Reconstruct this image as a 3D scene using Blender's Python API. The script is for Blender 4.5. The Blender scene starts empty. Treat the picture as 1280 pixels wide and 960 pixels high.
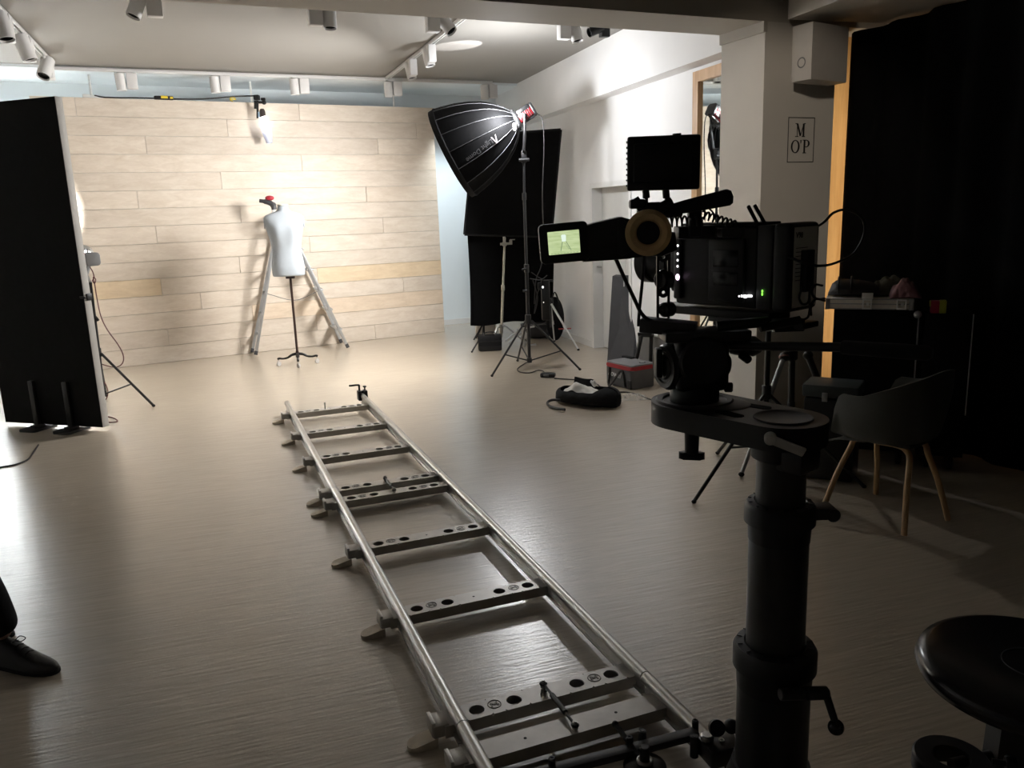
import bpy, bmesh, math, random
from mathutils import Vector, Matrix, Euler
random.seed(7)
EXPOSURE = 1.38
LED_W = 3200.0
LEAK_UP = 36.0
LEAK_W = 27.0
RIGHT_FILL_W = 7.0
BACK_FILL_W = 54.0
DIFF_E = 40
REAR_FILL_W = 46.0
STRIP_FILL_W = 1.5
COLUMN_FILL_W = 66.0
SC = bpy.context.scene
COL = SC.collection
PI = math.pi
V = Vector

# ------------------------------------------------------------------ camera
F, Y0, ROLL, H = 1010.0, 264.0, 0.036, 1.58
PITCH = math.atan((480 - Y0) / F)
FW = V((0, math.cos(PITCH), -math.sin(PITCH)))
UP0 = V((0, math.sin(PITCH), math.cos(PITCH)))
R0 = V((1, 0, 0))
RIGHT = math.cos(ROLL) * R0 - math.sin(ROLL) * UP0
UPV = math.sin(ROLL) * R0 + math.cos(ROLL) * UP0
CAM = V((0, 0, H))


def ray(px, py):
    return FW + RIGHT * ((px - 640) / F) + UPV * ((480 - py) / F)


def q(px, py, Y):                      # where the sight line through a photo point meets the plane y = Y
    d = ray(px, py)
    return CAM + d * (Y / d.y)


def g(px, py, z=0.0):                  # ... meets the plane z
    d = ray(px, py)
    return CAM + d * ((z - H) / d.z)


def onwall(px, py, p0, p1):            # ... meets a vertical plane through p0 and p1
    d = ray(px, py)
    e = V((p1[0] - p0[0], p1[1] - p0[1]))
    n = V((e.y, -e.x))
    t = (n.x * p0[0] + n.y * p0[1]) / (n.x * d.x + n.y * d.y)
    return CAM + d * t


def azdir(deg):                        # unit ground direction, degrees clockwise from straight ahead
    a = math.radians(deg)
    return V((math.sin(a), math.cos(a), 0))


def frame(origin, xdir, zdir=V((0, 0, 1))):
    x = V(xdir).normalized()
    z = V(zdir).normalized()
    y = z.cross(x)
    if y.length < 1e-5:
        y = V((0, 1, 0)).cross(x)
    y.normalize()
    z = x.cross(y).normalized()
    m = Matrix((x, y, z)).transposed().to_4x4()
    m.translation = V(origin)
    return m


cam_data = bpy.data.cameras.new('camera')
cam_data.sensor_fit = 'HORIZONTAL'
cam_data.sensor_width = 36.0
cam_data.lens = 36.0 * F / 1280.0
cam_data.clip_start = 0.05
cam = bpy.data.objects.new('camera', cam_data)
COL.objects.link(cam)
mw = Matrix((RIGHT, UPV, -FW)).transposed().to_4x4()
mw.translation = CAM
cam.matrix_world = mw
SC.camera = cam

# --------------------------------------------------------------- materials


def nodes_of(name):
    m = bpy.data.materials.new(name)
    m.use_nodes = True
    nt = m.node_tree
    b = nt.nodes['Principled BSDF']
    return m, nt, b


def mat(name, col, rough=0.5, metal=0.0, var=0.06, scale=12.0, bump=0.0, bscale=60.0, spec=0.5, emit=None, estr=0.0,
        trans=0.0, alpha=1.0, stretch=(1, 1, 1), sheen=0.0):
    m, nt, b = nodes_of(name)
    N, L = nt.nodes, nt.links
    tc = N.new('ShaderNodeTexCoord')
    mp = N.new('ShaderNodeMapping')
    mp.inputs['Scale'].default_value = stretch
    L.new(tc.outputs['Object'], mp.inputs['Vector'])
    nz = N.new('ShaderNodeTexNoise')
    nz.inputs['Scale'].default_value = scale
    nz.inputs['Detail'].default_value = 5
    L.new(mp.outputs[0], nz.inputs['Vector'])
    rp = N.new('ShaderNodeValToRGB')
    c = V(col[:3])
    lo, hi = c * (1 - var), c * (1 + var)
    rp.color_ramp.elements[0].position = 0.3
    rp.color_ramp.elements[1].position = 0.7
    rp.color_ramp.elements[0].color = (*lo, 1)
    rp.color_ramp.elements[1].color = (*[min(1, x) for x in hi], 1)
    L.new(nz.outputs['Fac'], rp.inputs['Fac'])
    L.new(rp.outputs['Color'], b.inputs['Base Color'])
    b.inputs['Roughness'].default_value = rough
    b.inputs['Metallic'].default_value = metal
    b.inputs['Specular IOR Level'].default_value = spec
    if sheen:
        b.inputs['Sheen Weight'].default_value = sheen
    if trans:
        b.inputs['Transmission Weight'].default_value = trans
    if alpha < 1:
        b.inputs['Alpha'].default_value = alpha
    if emit:
        b.inputs['Emission Color'].default_value = (*emit, 1)
        b.inputs['Emission Strength'].default_value = estr
    if bump:
        n2 = N.new('ShaderNodeTexNoise')
        n2.inputs['Scale'].default_value = bscale
        n2.inputs['Detail'].default_value = 3
        L.new(mp.outputs[0], n2.inputs['Vector'])
        bp = N.new('ShaderNodeBump')
        bp.inputs['Strength'].default_value = bump
        bp.inputs['Distance'].default_value = 0.01
        L.new(n2.outputs['Fac'], bp.inputs['Height'])
        L.new(bp.outputs[0], b.inputs['Normal'])
    return m


def wood_mat(name, c1, c2, rough=0.45, scale=(1.2, 14, 14), island=0.0, bump=0.05, tint=None, fig=0.35):
    """grain running along object X; optional per-island shade."""
    m, nt, b = nodes_of(name)
    N, L = nt.nodes, nt.links
    tc = N.new('ShaderNodeTexCoord')
    geo = N.new('ShaderNodeNewGeometry')
    off = N.new('ShaderNodeVectorMath')
    off.operation = 'SCALE'
    comb = N.new('ShaderNodeCombineXYZ')
    for i in range(3):
        L.new(geo.outputs['Random Per Island'], comb.inputs[i])
    L.new(comb.outputs[0], off.inputs[0])
    off.inputs['Scale'].default_value = 37.0 if island else 0.0
    add = N.new('ShaderNodeVectorMath')
    L.new(tc.outputs['Object'], add.inputs[0])
    L.new(off.outputs[0], add.inputs[1])
    mp = N.new('ShaderNodeMapping')
    mp.inputs['Scale'].default_value = scale
    L.new(add.outputs[0], mp.inputs['Vector'])
    n1 = N.new('ShaderNodeTexNoise')
    n1.inputs['Scale'].default_value = 1.6
    n1.inputs['Detail'].default_value = 8
    n1.inputs['Roughness'].default_value = 0.62
    n1.inputs['Distortion'].default_value = 0.6
    L.new(mp.outputs[0], n1.inputs['Vector'])
    n2 = N.new('ShaderNodeTexNoise')
    n2.inputs['Scale'].default_value = 9.0
    n2.inputs['Detail'].default_value = 6
    L.new(mp.outputs[0], n2.inputs['Vector'])
    mx = N.new('ShaderNodeMath')
    mx.operation = 'MULTIPLY_ADD'
    L.new(n2.outputs['Fac'], mx.inputs[0])
    mx.inputs[1].default_value = fig
    L.new(n1.outputs['Fac'], mx.inputs[2])
    rp = N.new('ShaderNodeValToRGB')
    rp.color_ramp.elements[0].position = 0.42
    rp.color_ramp.elements[1].position = 0.85
    rp.color_ramp.elements[0].color = (*c1, 1)
    rp.color_ramp.elements[1].color = (*c2, 1)
    L.new(mx.outputs[0], rp.inputs['Fac'])
    src = rp.outputs['Color']
    if island:
        r2 = N.new('ShaderNodeValToRGB')
        r2.color_ramp.elements[0].position = 0.0
        r2.color_ramp.elements[0].color = (1 - island, 1 - island, 1 - island, 1)
        r2.color_ramp.elements[1].position = 0.9
        r2.color_ramp.elements[1].color = (1, 1, 1, 1)
        e = r2.color_ramp.elements.new(0.95)
        e.color = (*(tint or (1, 1, 1)), 1)
        L.new(geo.outputs['Random Per Island'], r2.inputs['Fac'])
        ml = N.new('ShaderNodeMix')
        ml.data_type = 'RGBA'
        ml.blend_type = 'MULTIPLY'
        ml.inputs['Factor'].default_value = 1.0
        L.new(src, ml.inputs['A'])
        L.new(r2.outputs['Color'], ml.inputs['B'])
        src = ml.outputs['Result']
    L.new(src, b.inputs['Base Color'])
    b.inputs['Roughness'].default_value = rough
    if bump:
        bp = N.new('ShaderNodeBump')
        bp.inputs['Strength'].default_value = bump
        bp.inputs['Distance'].default_value = 0.004
        L.new(n2.outputs['Fac'], bp.inputs['Height'])
        L.new(bp.outputs[0], b.inputs['Normal'])
    return m


# ------------------------------------------------------------ mesh builder
class MB:
    def __init__(self):
        self.bm = bmesh.new()
        self.X = Matrix.Identity(4)

    def _tx(self, geom, M=None):
        T = self.X @ M if M is not None else self.X
        bmesh.ops.transform(self.bm, matrix=T, verts=geom)

    def box(self, c, size, M=None, bevel=0.0, seg=2, rz=0.0):
        r = bmesh.ops.create_cube(self.bm, size=1.0)
        vs = r['verts']
        bmesh.ops.scale(self.bm, vec=V(size), verts=vs)
        if bevel:
            es = list({e for v in vs for e in v.link_edges})
            rb = bmesh.ops.bevel(self.bm, geom=es, offset=min(bevel, min(size) * 0.45), segments=seg, affect='EDGES', profile=0.5)
            vs = list({v for f in rb['faces'] for v in f.verts} | {v for v in vs if v.is_valid})
        T = Matrix.Translation(V(c)) @ Matrix.Rotation(rz, 4, 'Z')
        self._tx(vs, (M @ T) if M is not None else T)
        return self

    def cyl(self, p0, p1, r0, r1=None, n=20, bevel=0.0):
        p0, p1 = V(p0), V(p1)
        r1 = r0 if r1 is None else r1
        d = p1 - p0
        prof = [(0, 0), (r0, 0), (r1, d.length), (0, d.length)]
        if bevel:
            bv = min(bevel, d.length * .4, r0 * .9, max(r1, 1e-4) * .9)
            prof = [(0, 0), (r0 - bv, 0), (r0, bv), (r1, d.length - bv), (r1 - bv, d.length), (0, d.length)]
        rot = d.to_track_quat('Z', 'Y').to_matrix().to_4x4()
        rot.translation = p0
        return self.lathe(prof, n, rot)

    def lathe(self, prof, n=24, M=None, a0=0.0, a1=2 * PI):
        full = abs(a1 - a0 - 2 * PI) < 1e-6
        rings = []
        vs = []
        for r, z in prof:
            if r < 1e-7:
                v = self.bm.verts.new((0, 0, z))
                rings.append([v])
                vs.append(v)
            else:
                ring = []
                m = n if full else n + 1
                for i in range(m):
                    a = a0 + (a1 - a0) * i / n
                    v = self.bm.verts.new((r * math.cos(a), r * math.sin(a), z))
                    ring.append(v)
                    vs.append(v)
                rings.append(ring)
        for A, B in zip(rings, rings[1:]):
            if len(A) == 1 and len(B) == 1:
                continue
            m = n
            for i in range(m):
                j = (i + 1) % len(A if len(A) > 1 else B)
                try:
                    if len(A) == 1:
                        self.bm.faces.new((A[0], B[j], B[i]))
                    elif len(B) == 1:
                        self.bm.faces.new((A[i], A[j], B[0]))
                    else:
                        self.bm.faces.new((A[i], A[j], B[j], B[i]))
                except ValueError:
                    pass
        self._tx(vs, M)
        return self

    def tube(self, pts, r, n=8, smooth=0, closed=False, radii=None):
        P = [V(p) for p in pts]
        if smooth:
            P = spline(P, smooth, closed)
        m = len(P)
        rings = []
        vs = []
        up = None
        for i, p in enumerate(P):
            if closed:
                t = P[(i + 1) % m] - P[i - 1]
            else:
                t = P[min(i + 1, m - 1)] - P[max(i - 1, 0)]
            if t.length < 1e-9:
                t = V((0, 0, 1))
            t.normalize()
            if up is None:
                up = t.orthogonal().normalized()
            else:
                up = (up - t * up.dot(t))
                if up.length < 1e-6:
                    up = t.orthogonal()
                up.normalize()
            w = t.cross(up)
            rr = r if radii is None else radii[min(len(radii) - 1, int(i * len(radii) / m))]
            ring = [self.bm.verts.new(p + up * (rr * math.cos(2 * PI * k / n)) + w * (rr * math.sin(2 * PI * k / n))) for k in range(n)]
            rings.append(ring)
            vs += ring
        pairs = list(zip(rings, rings[1:]))
        if closed:
            pairs.append((rings[-1], rings[0]))
        for A, B in pairs:
            for k in range(n):
                self.bm.faces.new((A[k], A[(k + 1) % n], B[(k + 1) % n], B[k]))
        if not closed:
            self.bm.faces.new(rings[0][::-1])
            self.bm.faces.new(rings[-1])
        self._tx(vs)
        return self

    def prism(self, poly, z0, z1, M=None, bevel=0.0, seg=2):
        a = [self.bm.verts.new((x, y, z0)) for x, y in poly]
        b = [self.bm.verts.new((x, y, z1)) for x, y in poly]
        n = len(poly)
        fs = [self.bm.faces.new(a[::-1]), self.bm.faces.new(b)]
        for i in range(n):
            j = (i + 1) % n
            fs.append(self.bm.faces.new((a[i], a[j], b[j], b[i])))
        vs = a + b
        if bevel:
            es = list({e for f in fs[:2] for e in f.edges})
            rb = bmesh.ops.bevel(self.bm, geom=es, offset=bevel, segments=seg, affect='EDGES', profile=0.5)
            vs = list({v for f in rb['faces'] for v in f.verts} | {v for v in vs if v.is_valid})
        self._tx(vs, M)
        return self

    def sphere(self, c, r, scale=(1, 1, 1), u=16, v=10, M=None):
        rr = bmesh.ops.create_uvsphere(self.bm, u_segments=u, v_segments=v, radius=r)
        vs = rr['verts']
        bmesh.ops.scale(self.bm, vec=V(scale), verts=vs)
        T = Matrix.Translation(V(c))
        self._tx(vs, (M @ T) if M is not None else T)
        return self

    def torus(self, R, r, M=None, n=32, k=10):
        rings = []
        vs = []
        for i in range(n):
            a = 2 * PI * i / n
            ring = []
            for j in range(k):
                b = 2 * PI * j / k
                ring.append(self.bm.verts.new(((R + r * math.cos(b)) * math.cos(a), (R + r * math.cos(b)) * math.sin(a), r * math.sin(b))))
            rings.append(ring)
            vs += ring
        for i in range(n):
            A, B = rings[i], rings[(i + 1) % n]
            for j in range(k):
                self.bm.faces.new((A[j], B[j], B[(j + 1) % k], A[(j + 1) % k]))
        self._tx(vs, M)
        return self

    def grid(self, rows, closed_u=False, closed_v=False):
        """rows: list of lists of points -> quad surface."""
        R = [[self.bm.verts.new(V(p)) for p in row] for row in rows]
        nu, nv = len(R), len(R[0])
        for i in range(nu if closed_u else nu - 1):
            for j in range(nv if closed_v else nv - 1):
                self.bm.faces.new((R[i][j], R[i][(j + 1) % nv], R[(i + 1) % nu][(j + 1) % nv], R[(i + 1) % nu][j]))
        self._tx([v for r in R for v in r])
        return R

    def quad(self, a, b, c, d):
        vs = [self.bm.verts.new(V(p)) for p in (a, b, c, d)]
        self.bm.faces.new(vs)
        self._tx(vs)
        return self

    def slab(self, a, b, c, d, t):
        """four corners of the front face, thickness vector t."""
        A = [self.bm.verts.new(V(p)) for p in (a, b, c, d)]
        B = [self.bm.verts.new(V(p) + V(t)) for p in (a, b, c, d)]
        self.bm.faces.new(A)
        self.bm.faces.new(B[::-1])
        for i in range(4):
            j = (i + 1) % 4
            self.bm.faces.new((A[j], A[i], B[i], B[j]))
        self._tx(A + B)
        return self

    def build(self, name, m, parent=None, ang=35, solidify=0.0, subsurf=0, local=False):
        bmesh.ops.recalc_face_normals(self.bm, faces=self.bm.faces[:])
        if solidify:
            bmesh.ops.solidify(self.bm, geom=self.bm.faces[:], thickness=solidify)
        me = bpy.data.meshes.new(name)
        if parent is not None and not local:
            bmesh.ops.transform(self.bm, matrix=WORLD[parent.name].inverted(), verts=self.bm.verts[:])
        self.bm.to_mesh(me)
        self.bm.free()
        me.polygons.foreach_set('use_smooth', [True] * len(me.polygons))
        me.set_sharp_from_angle(angle=math.radians(ang))
        for mm in (m if isinstance(m, (list, tuple)) else [m]):
            me.materials.append(mm)
        o = bpy.data.objects.new(name, me)
        COL.objects.link(o)
        if subsurf:
            md = o.modifiers.new('Subdivision', 'SUBSURF')
            md.levels = md.render_levels = subsurf
        if parent is not None:
            o.parent = parent
            WORLD[o.name] = WORLD[parent.name]
        else:
            WORLD[o.name] = Matrix.Identity(4)
        return o


WORLD = {}


def build_each(mb, name, m, parent, ang=35):
    """one object per separate piece (touching shells stay together)."""
    bm = mb.bm
    seen, isl = set(), []
    for v in bm.verts:
        if v in seen:
            continue
        st, comp = [v], []
        seen.add(v)
        while st:
            w = st.pop()
            comp.append(w)
            for e in w.link_edges:
                o = e.other_vert(w)
                if o not in seen:
                    seen.add(o)
                    st.append(o)
        isl.append(comp)
    bb = [([min(v.co[i] for v in c) - .0008 for i in range(3)], [max(v.co[i] for v in c) + .0008 for i in range(3)]) for c in isl]
    par = list(range(len(isl)))

    def find(i):
        while par[i] != i:
            i = par[i]
        return i
    for i in range(len(isl)):
        for j in range(i):
            if all(bb[i][0][k] <= bb[j][1][k] and bb[j][0][k] <= bb[i][1][k] for k in range(3)):
                par[find(i)] = find(j)
    out = []
    for r in sorted({find(i) for i in range(len(isl))}):
        nb = MB()
        mp = {}
        for i in range(len(isl)):
            if find(i) == r:
                for v in isl[i]:
                    mp[v] = nb.bm.verts.new(v.co)
        for f in bm.faces:
            if f.verts[0] in mp:
                nb.bm.faces.new([mp[v] for v in f.verts])
        out.append(nb.build(name, m, parent, ang))
    bm.free()
    return out


def spline(P, k=6, closed=False):
    out = []
    n = len(P)
    rng = range(n if closed else n - 1)
    for i in rng:
        p1, p2 = P[i], P[(i + 1) % n]
        p0 = P[i - 1] if (closed or i > 0) else p1 * 2 - p2
        p3 = P[(i + 2) % n] if (closed or i + 2 < n) else p2 * 2 - p1
        for j in range(k):
            t = j / k
            out.append(0.5 * ((2 * p1) + (p2 - p0) * t + (2 * p0 - 5 * p1 + 4 * p2 - p3) * t * t + (3 * p1 - p0 - 3 * p2 + p3) * t ** 3))
    if not closed:
        out.append(P[-1])
    return out


def tag(o, label, cat, group=None, kind=None):
    o['label'] = label
    o['category'] = cat
    if group:
        o['group'] = group
    if kind:
        o['kind'] = kind
    return o


def thing(name, label, cat, loc=(0, 0, 0), rz=0.0, group=None):
    o = bpy.data.objects.new(name, None)
    o.empty_display_size = 0.1
    COL.objects.link(o)
    o.location = V(loc)
    o.rotation_euler = (0, 0, rz)
    WORLD[o.name] = Matrix.Translation(V(loc)) @ Matrix.Rotation(rz, 4, 'Z')
    return tag(o, label, cat, group)


def struct(o):
    o['kind'] = 'structure'
    return o


def copy_tree(o, parent=None, loc=None, rz=None, label=None):
    c = o.copy()
    COL.objects.link(c)
    if parent is not None:
        c.parent = parent
    if loc is not None:
        c.location = V(loc)
    if rz is not None:
        c.rotation_euler = (0, 0, rz)
    if label:
        c['label'] = label
    for ch in list(o.children):
        copy_tree(ch, c)
    return c


def text_mesh(s, size, M, depth=0.0008, shear=0.0, bold=0.0, space=1.0):
    """lettering as a mesh in the plane of M (x reads right, y up, +z towards the reader)."""
    cu = bpy.data.curves.new('lettering', 'FONT')
    cu.body = s
    cu.size = size
    cu.extrude = depth
    cu.shear = shear
    cu.offset = bold
    cu.space_line = space
    cu.align_x = 'CENTER'
    cu.align_y = 'CENTER'
    cu.resolution_u = 3
    t = bpy.data.objects.new('lettering', cu)
    COL.objects.link(t)
    dg = bpy.context.evaluated_depsgraph_get()
    me = bpy.data.meshes.new_from_object(t.evaluated_get(dg))
    bpy.data.objects.remove(t)
    bpy.data.curves.remove(cu)
    mb = MB()
    mb.bm.from_mesh(me)
    bpy.data.meshes.remove(me)
    bmesh.ops.transform(mb.bm, matrix=M, verts=mb.bm.verts[:])
    return mb


def rrect(w, h, r, n=4):
    out = []
    for cx, cy, a in ((w / 2 - r, h / 2 - r, 0), (-w / 2 + r, h / 2 - r, 90), (-w / 2 + r, -h / 2 + r, 180), (w / 2 - r, -h / 2 + r, 270)):
        for i in range(n + 1):
            t = math.radians(a + 90 * i / n)
            out.append((cx + r * math.cos(t), cy + r * math.sin(t)))
    return out


# shared materials
M_WHITE = mat('white_paint', (0.72, 0.71, 0.69), 0.6, var=0.02, bump=0.03, bscale=200)
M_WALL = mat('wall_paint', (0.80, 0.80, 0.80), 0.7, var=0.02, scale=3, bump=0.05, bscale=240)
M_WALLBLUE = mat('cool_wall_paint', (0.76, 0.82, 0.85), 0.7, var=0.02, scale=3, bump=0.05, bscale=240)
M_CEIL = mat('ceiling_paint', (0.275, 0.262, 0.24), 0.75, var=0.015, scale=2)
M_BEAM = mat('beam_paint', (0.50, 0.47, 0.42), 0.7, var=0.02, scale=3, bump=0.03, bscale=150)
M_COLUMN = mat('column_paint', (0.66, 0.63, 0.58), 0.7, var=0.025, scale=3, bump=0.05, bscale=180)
M_SKIRT = mat('skirting_paint', (0.74, 0.74, 0.73), 0.4, var=0.02)
M_MOLTON = mat('black_molton', (0.003, 0.003, 0.0033), 0.95, var=0.3, scale=30, spec=0.1, bump=0.2, bscale=300)
M_BLACKFAB = mat('black_fabric', (0.010, 0.010, 0.011), 0.85, var=0.25, scale=40, bump=0.25, bscale=400, spec=0.2)
M_FLOCK = mat('black_painted_board', (0.006, 0.006, 0.006), 0.9, var=0.2, scale=20, spec=0.15)
M_BLACK = mat('black_plastic', (0.008, 0.008, 0.0085), 0.45, var=0.2, spec=0.4)
M_SATIN = mat('black_anodised_metal', (0.013, 0.013, 0.014), 0.38, 0.0, var=0.15, spec=0.5)
M_GLOSS = mat('glossy_black_plastic', (0.008, 0.008, 0.009), 0.22, var=0.1)
M_RUBBER = mat('black_rubber', (0.012, 0.012, 0.012), 0.8, var=0.2, spec=0.3)
M_DKGREY = mat('dark_grey_plastic', (0.045, 0.045, 0.048), 0.5, var=0.1)
M_GREY = mat('grey_plastic', (0.16, 0.16, 0.16), 0.55, var=0.08)
M_STEEL = mat('brushed_steel', (0.50, 0.49, 0.46), 0.38, 1.0, var=0.08, scale=20, stretch=(1, 30, 1))
M_CHROME = mat('chrome', (0.75, 0.75, 0.75), 0.12, 1.0, var=0.03)
M_ALU = mat('aluminium', (0.62, 0.63, 0.64), 0.35, 1.0, var=0.05, scale=18)
M_ALUMATT = mat('matt_aluminium', (0.42, 0.425, 0.43), 0.45, 0.7, var=0.05, scale=18)
M_RAIL = mat('rail_aluminium', (0.50, 0.49, 0.47), 0.36, 0.9, var=0.07, scale=25, bump=0.02)
M_SLEEPER = mat('sleeper_aluminium', (0.50, 0.48, 0.45), 0.42, 0.45, var=0.1, scale=14, bump=0.03)
M_RED = mat('red_anodised', (0.16, 0.004, 0.008), 0.45, 0.1, var=0.1)
M_CORD = mat('black_cord', (0.014, 0.012, 0.012), 0.6, var=0.15)
M_CORDRED = mat('dark_red_cord', (0.11, 0.025, 0.028), 0.6, var=0.15)
M_YELLOW = mat('yellow_label', (0.75, 0.55, 0.03), 0.5, var=0.05)
M_PRINTDK = mat('black_print', (0.015, 0.014, 0.014), 0.7, var=0.05)
M_PRINTWH = mat('white_print', (0.75, 0.75, 0.75), 0.6, var=0.03)
# ================================================================= SETTING
W_AZ = 163.0
Z_CEIL = 3.2
uR = azdir(W_AZ)                       # along the right-hand wall, towards the camera
nR = V((-math.cos(math.radians(17)), -math.sin(math.radians(17)), 0))   # out of that wall, into the room


def rwall(y, off=0.0):                 # a floor point on the right-hand wall
    x = 3.835 - 0.311 * y
    return V((x, y, 0)) + nR * off


uB = azdir(64.0)                       # along the back wall, left to right
nB = V((uB.y, -uB.x, 0))               # towards the camera
BW = V((-0.784, 11.71, 0))             # a floor point on the back wall


def bwall(t, off=0.0):
    return BW + uB * t + nB * off


# corner of back wall and right wall
tc_ = 0.0
for i in range(4000):
    p = bwall(i * 0.001)
    if p.x > 3.835 - 0.311 * p.y:
        tc_ = i * 0.001
        break
CORNER = bwall(tc_)

# floor ------------------------------------------------------------
def floor_material():
    m, nt, b = nodes_of('oak_laminate_floor')
    N, L = nt.nodes, nt.links
    tc = N.new('ShaderNodeTexCoord')
    mp = N.new('ShaderNodeMapping')
    mp.vector_type = 'POINT'
    mp.inputs['Rotation'].default_value = (0, 0, math.radians(-(90 - 73)))
    L.new(tc.outputs['Object'], mp.inputs['Vector'])
    st = N.new('ShaderNodeMapping')
    st.inputs['Scale'].default_value = (1.6, 26, 1)
    L.new(mp.outputs[0], st.inputs['Vector'])
    n1 = N.new('ShaderNodeTexNoise')
    n1.inputs['Scale'].default_value = 2.2
    n1.inputs['Detail'].default_value = 9
    n1.inputs['Roughness'].default_value = 0.65
    n1.inputs['Distortion'].default_value = 0.4
    L.new(st.outputs[0], n1.inputs['Vector'])
    n3 = N.new('ShaderNodeTexNoise')
    n3.inputs['Scale'].default_value = 0.7
    n3.inputs['Detail'].default_value = 3
    L.new(mp.outputs[0], n3.inputs['Vector'])
    rp = N.new('ShaderNodeValToRGB')
    e = rp.color_ramp.elements
    e[0].position, e[0].color = 0.30, (0.41, 0.345, 0.26, 1)
    e[1].position, e[1].color = 0.72, (0.59, 0.51, 0.405, 1)
    L.new(n1.outputs['Fac'], rp.inputs['Fac'])
    mx = N.new('ShaderNodeMix')
    mx.data_type = 'RGBA'
    mx.blend_type = 'MULTIPLY'
    mx.inputs['Factor'].default_value = 0.35
    r3 = N.new('ShaderNodeValToRGB')
    r3.color_ramp.elements[0].position = 0.35
    r3.color_ramp.elements[1].position = 0.7
    r3.color_ramp.elements[0].color = (0.75, 0.75, 0.75, 1)
    r3.color_ramp.elements[1].color = (1.0, 1.0, 1.0, 1)
    L.new(n3.outputs['Fac'], r3.inputs['Fac'])
    L.new(rp.outputs[0], mx.inputs['A'])
    L.new(r3.outputs[0], mx.inputs['B'])
    L.new(mx.outputs['Result'], b.inputs['Base Color'])
    # roughness varies along the streaks
    rr = N.new('ShaderNodeMapRange')
    rr.inputs['To Min'].default_value = 0.30
    rr.inputs['To Max'].default_value = 0.48
    L.new(n1.outputs['Fac'], rr.inputs['Value'])
    L.new(rr.outputs[0], b.inputs['Roughness'])
    st2 = N.new('ShaderNodeMapping')
    st2.inputs['Scale'].default_value = (5, 60, 1)
    L.new(mp.outputs[0], st2.inputs['Vector'])
    n2 = N.new('ShaderNodeTexNoise')
    n2.inputs['Scale'].default_value = 1.2
    n2.inputs['Detail'].default_value = 6
    L.new(st2.outputs[0], n2.inputs['Vector'])
    bp = N.new('ShaderNodeBump')
    bp.inputs['Strength'].default_value = 0.32
    bp.inputs['Distance'].default_value = 0.006
    L.new(n2.outputs['Fac'], bp.inputs['Height'])
    L.new(bp.outputs[0], b.inputs['Normal'])
    b.inputs['Specular IOR Level'].default_value = 0.8
    b.inputs['Coat Weight'].default_value = 1.0
    b.inputs['Coat Roughness'].default_value = 0.24
    b.inputs['Coat IOR'].default_value = 1.6
    L.new(bp.outputs[0], b.inputs['Coat Normal'])
    return m


LW = 7.3                               # distance of the left wall from the right wall line


def lwall(y, off=0.0):
    return rwall(y) + nR * (LW - off)


BACKY = -3.2
mb = MB()
fl = [V((-9.5, BACKY - .2, 0)), V((6.2, BACKY - .2, 0)), V((6.2, 15, 0)), V((-9.5, 15, 0))]
mb.slab(*fl, (0, 0, -0.06))
struct(mb.build('floor', floor_material()))

mb = MB()
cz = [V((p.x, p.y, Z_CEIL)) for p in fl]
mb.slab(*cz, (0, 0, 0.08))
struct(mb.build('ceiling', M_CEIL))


def wall_slab(name, p, r, z0, z1, n_out, m, t=0.12):
    """wall whose room-side face runs p->r, body lies away from the room."""
    mbx = MB()
    p, r = V(p), V(r)
    mbx.slab(V((p.x, p.y, z0)), V((r.x, r.y, z0)), V((r.x, r.y, z1)), V((p.x, p.y, z1)), n_out * t)
    return struct(mbx.build(name, m))


# back wall, and its shallow lowered strip of ceiling
LCORN = None
tl = 0
for i in range(12000):
    p = bwall(-i * 0.001)
    if (p - rwall(p.y)).dot(nR) > LW:
        tl = -i * 0.001
        break
wall_slab('wall_back', bwall(tl - .3), bwall(tc_ + .3), 0, Z_CEIL, -nB, M_WALLBLUE)
mb = MB()
a, b_ = bwall(tl), bwall(tc_)
mb.slab(V((a.x, a.y, Z_CEIL - .03)), V((b_.x, b_.y, Z_CEIL - .03)), V((b_.x, b_.y, Z_CEIL - .03)) + nB * .98, V((a.x, a.y, Z_CEIL - .03)) + nB * .98, (0, 0, .03))
struct(mb.build('trim_1', M_WALLBLUE))

# left wall and the wall behind the camera (both out of the frame)
pl0 = lwall(12.5)
pl1 = lwall(-4.5)
wall_slab('wall_left', bwall(tl - .05), V((lwall(BACKY).x, BACKY, 0)), 0, Z_CEIL, nR, M_WALL)
mb = MB()
mb.slab(V((-9.4, BACKY, 0)), V((6.1, BACKY, 0)), V((6.1, BACKY, Z_CEIL)), V((-9.4, BACKY, Z_CEIL)), (0, -.12, 0))
struct(mb.build('wall_front', mat('dim_wall_paint', (0.30, 0.28, 0.26), 0.8, var=0.03)))

# right wall with the door opening
D0, D1 = V((0.955, 9.262, 0)), V((1.262, 8.275, 0))     # left and right edge of the door opening on the wall line
DH = 1.85
yEnd = 5.7
mb = MB()


def rw_piece(p, r, z0, z1, t=0.14):
    mb.slab(V((p.x, p.y, z0)), V((r.x, r.y, z0)), V((r.x, r.y, z1)), V((p.x, p.y, z1)), -nR * t)


rw_piece(CORNER - uR * .1, D0, 0, Z_CEIL)
rw_piece(D0, D1, DH, Z_CEIL)
rw_piece(D1, rwall(yEnd), 0, Z_CEIL)
struct(mb.build('wall_right', M_WALL))
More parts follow.
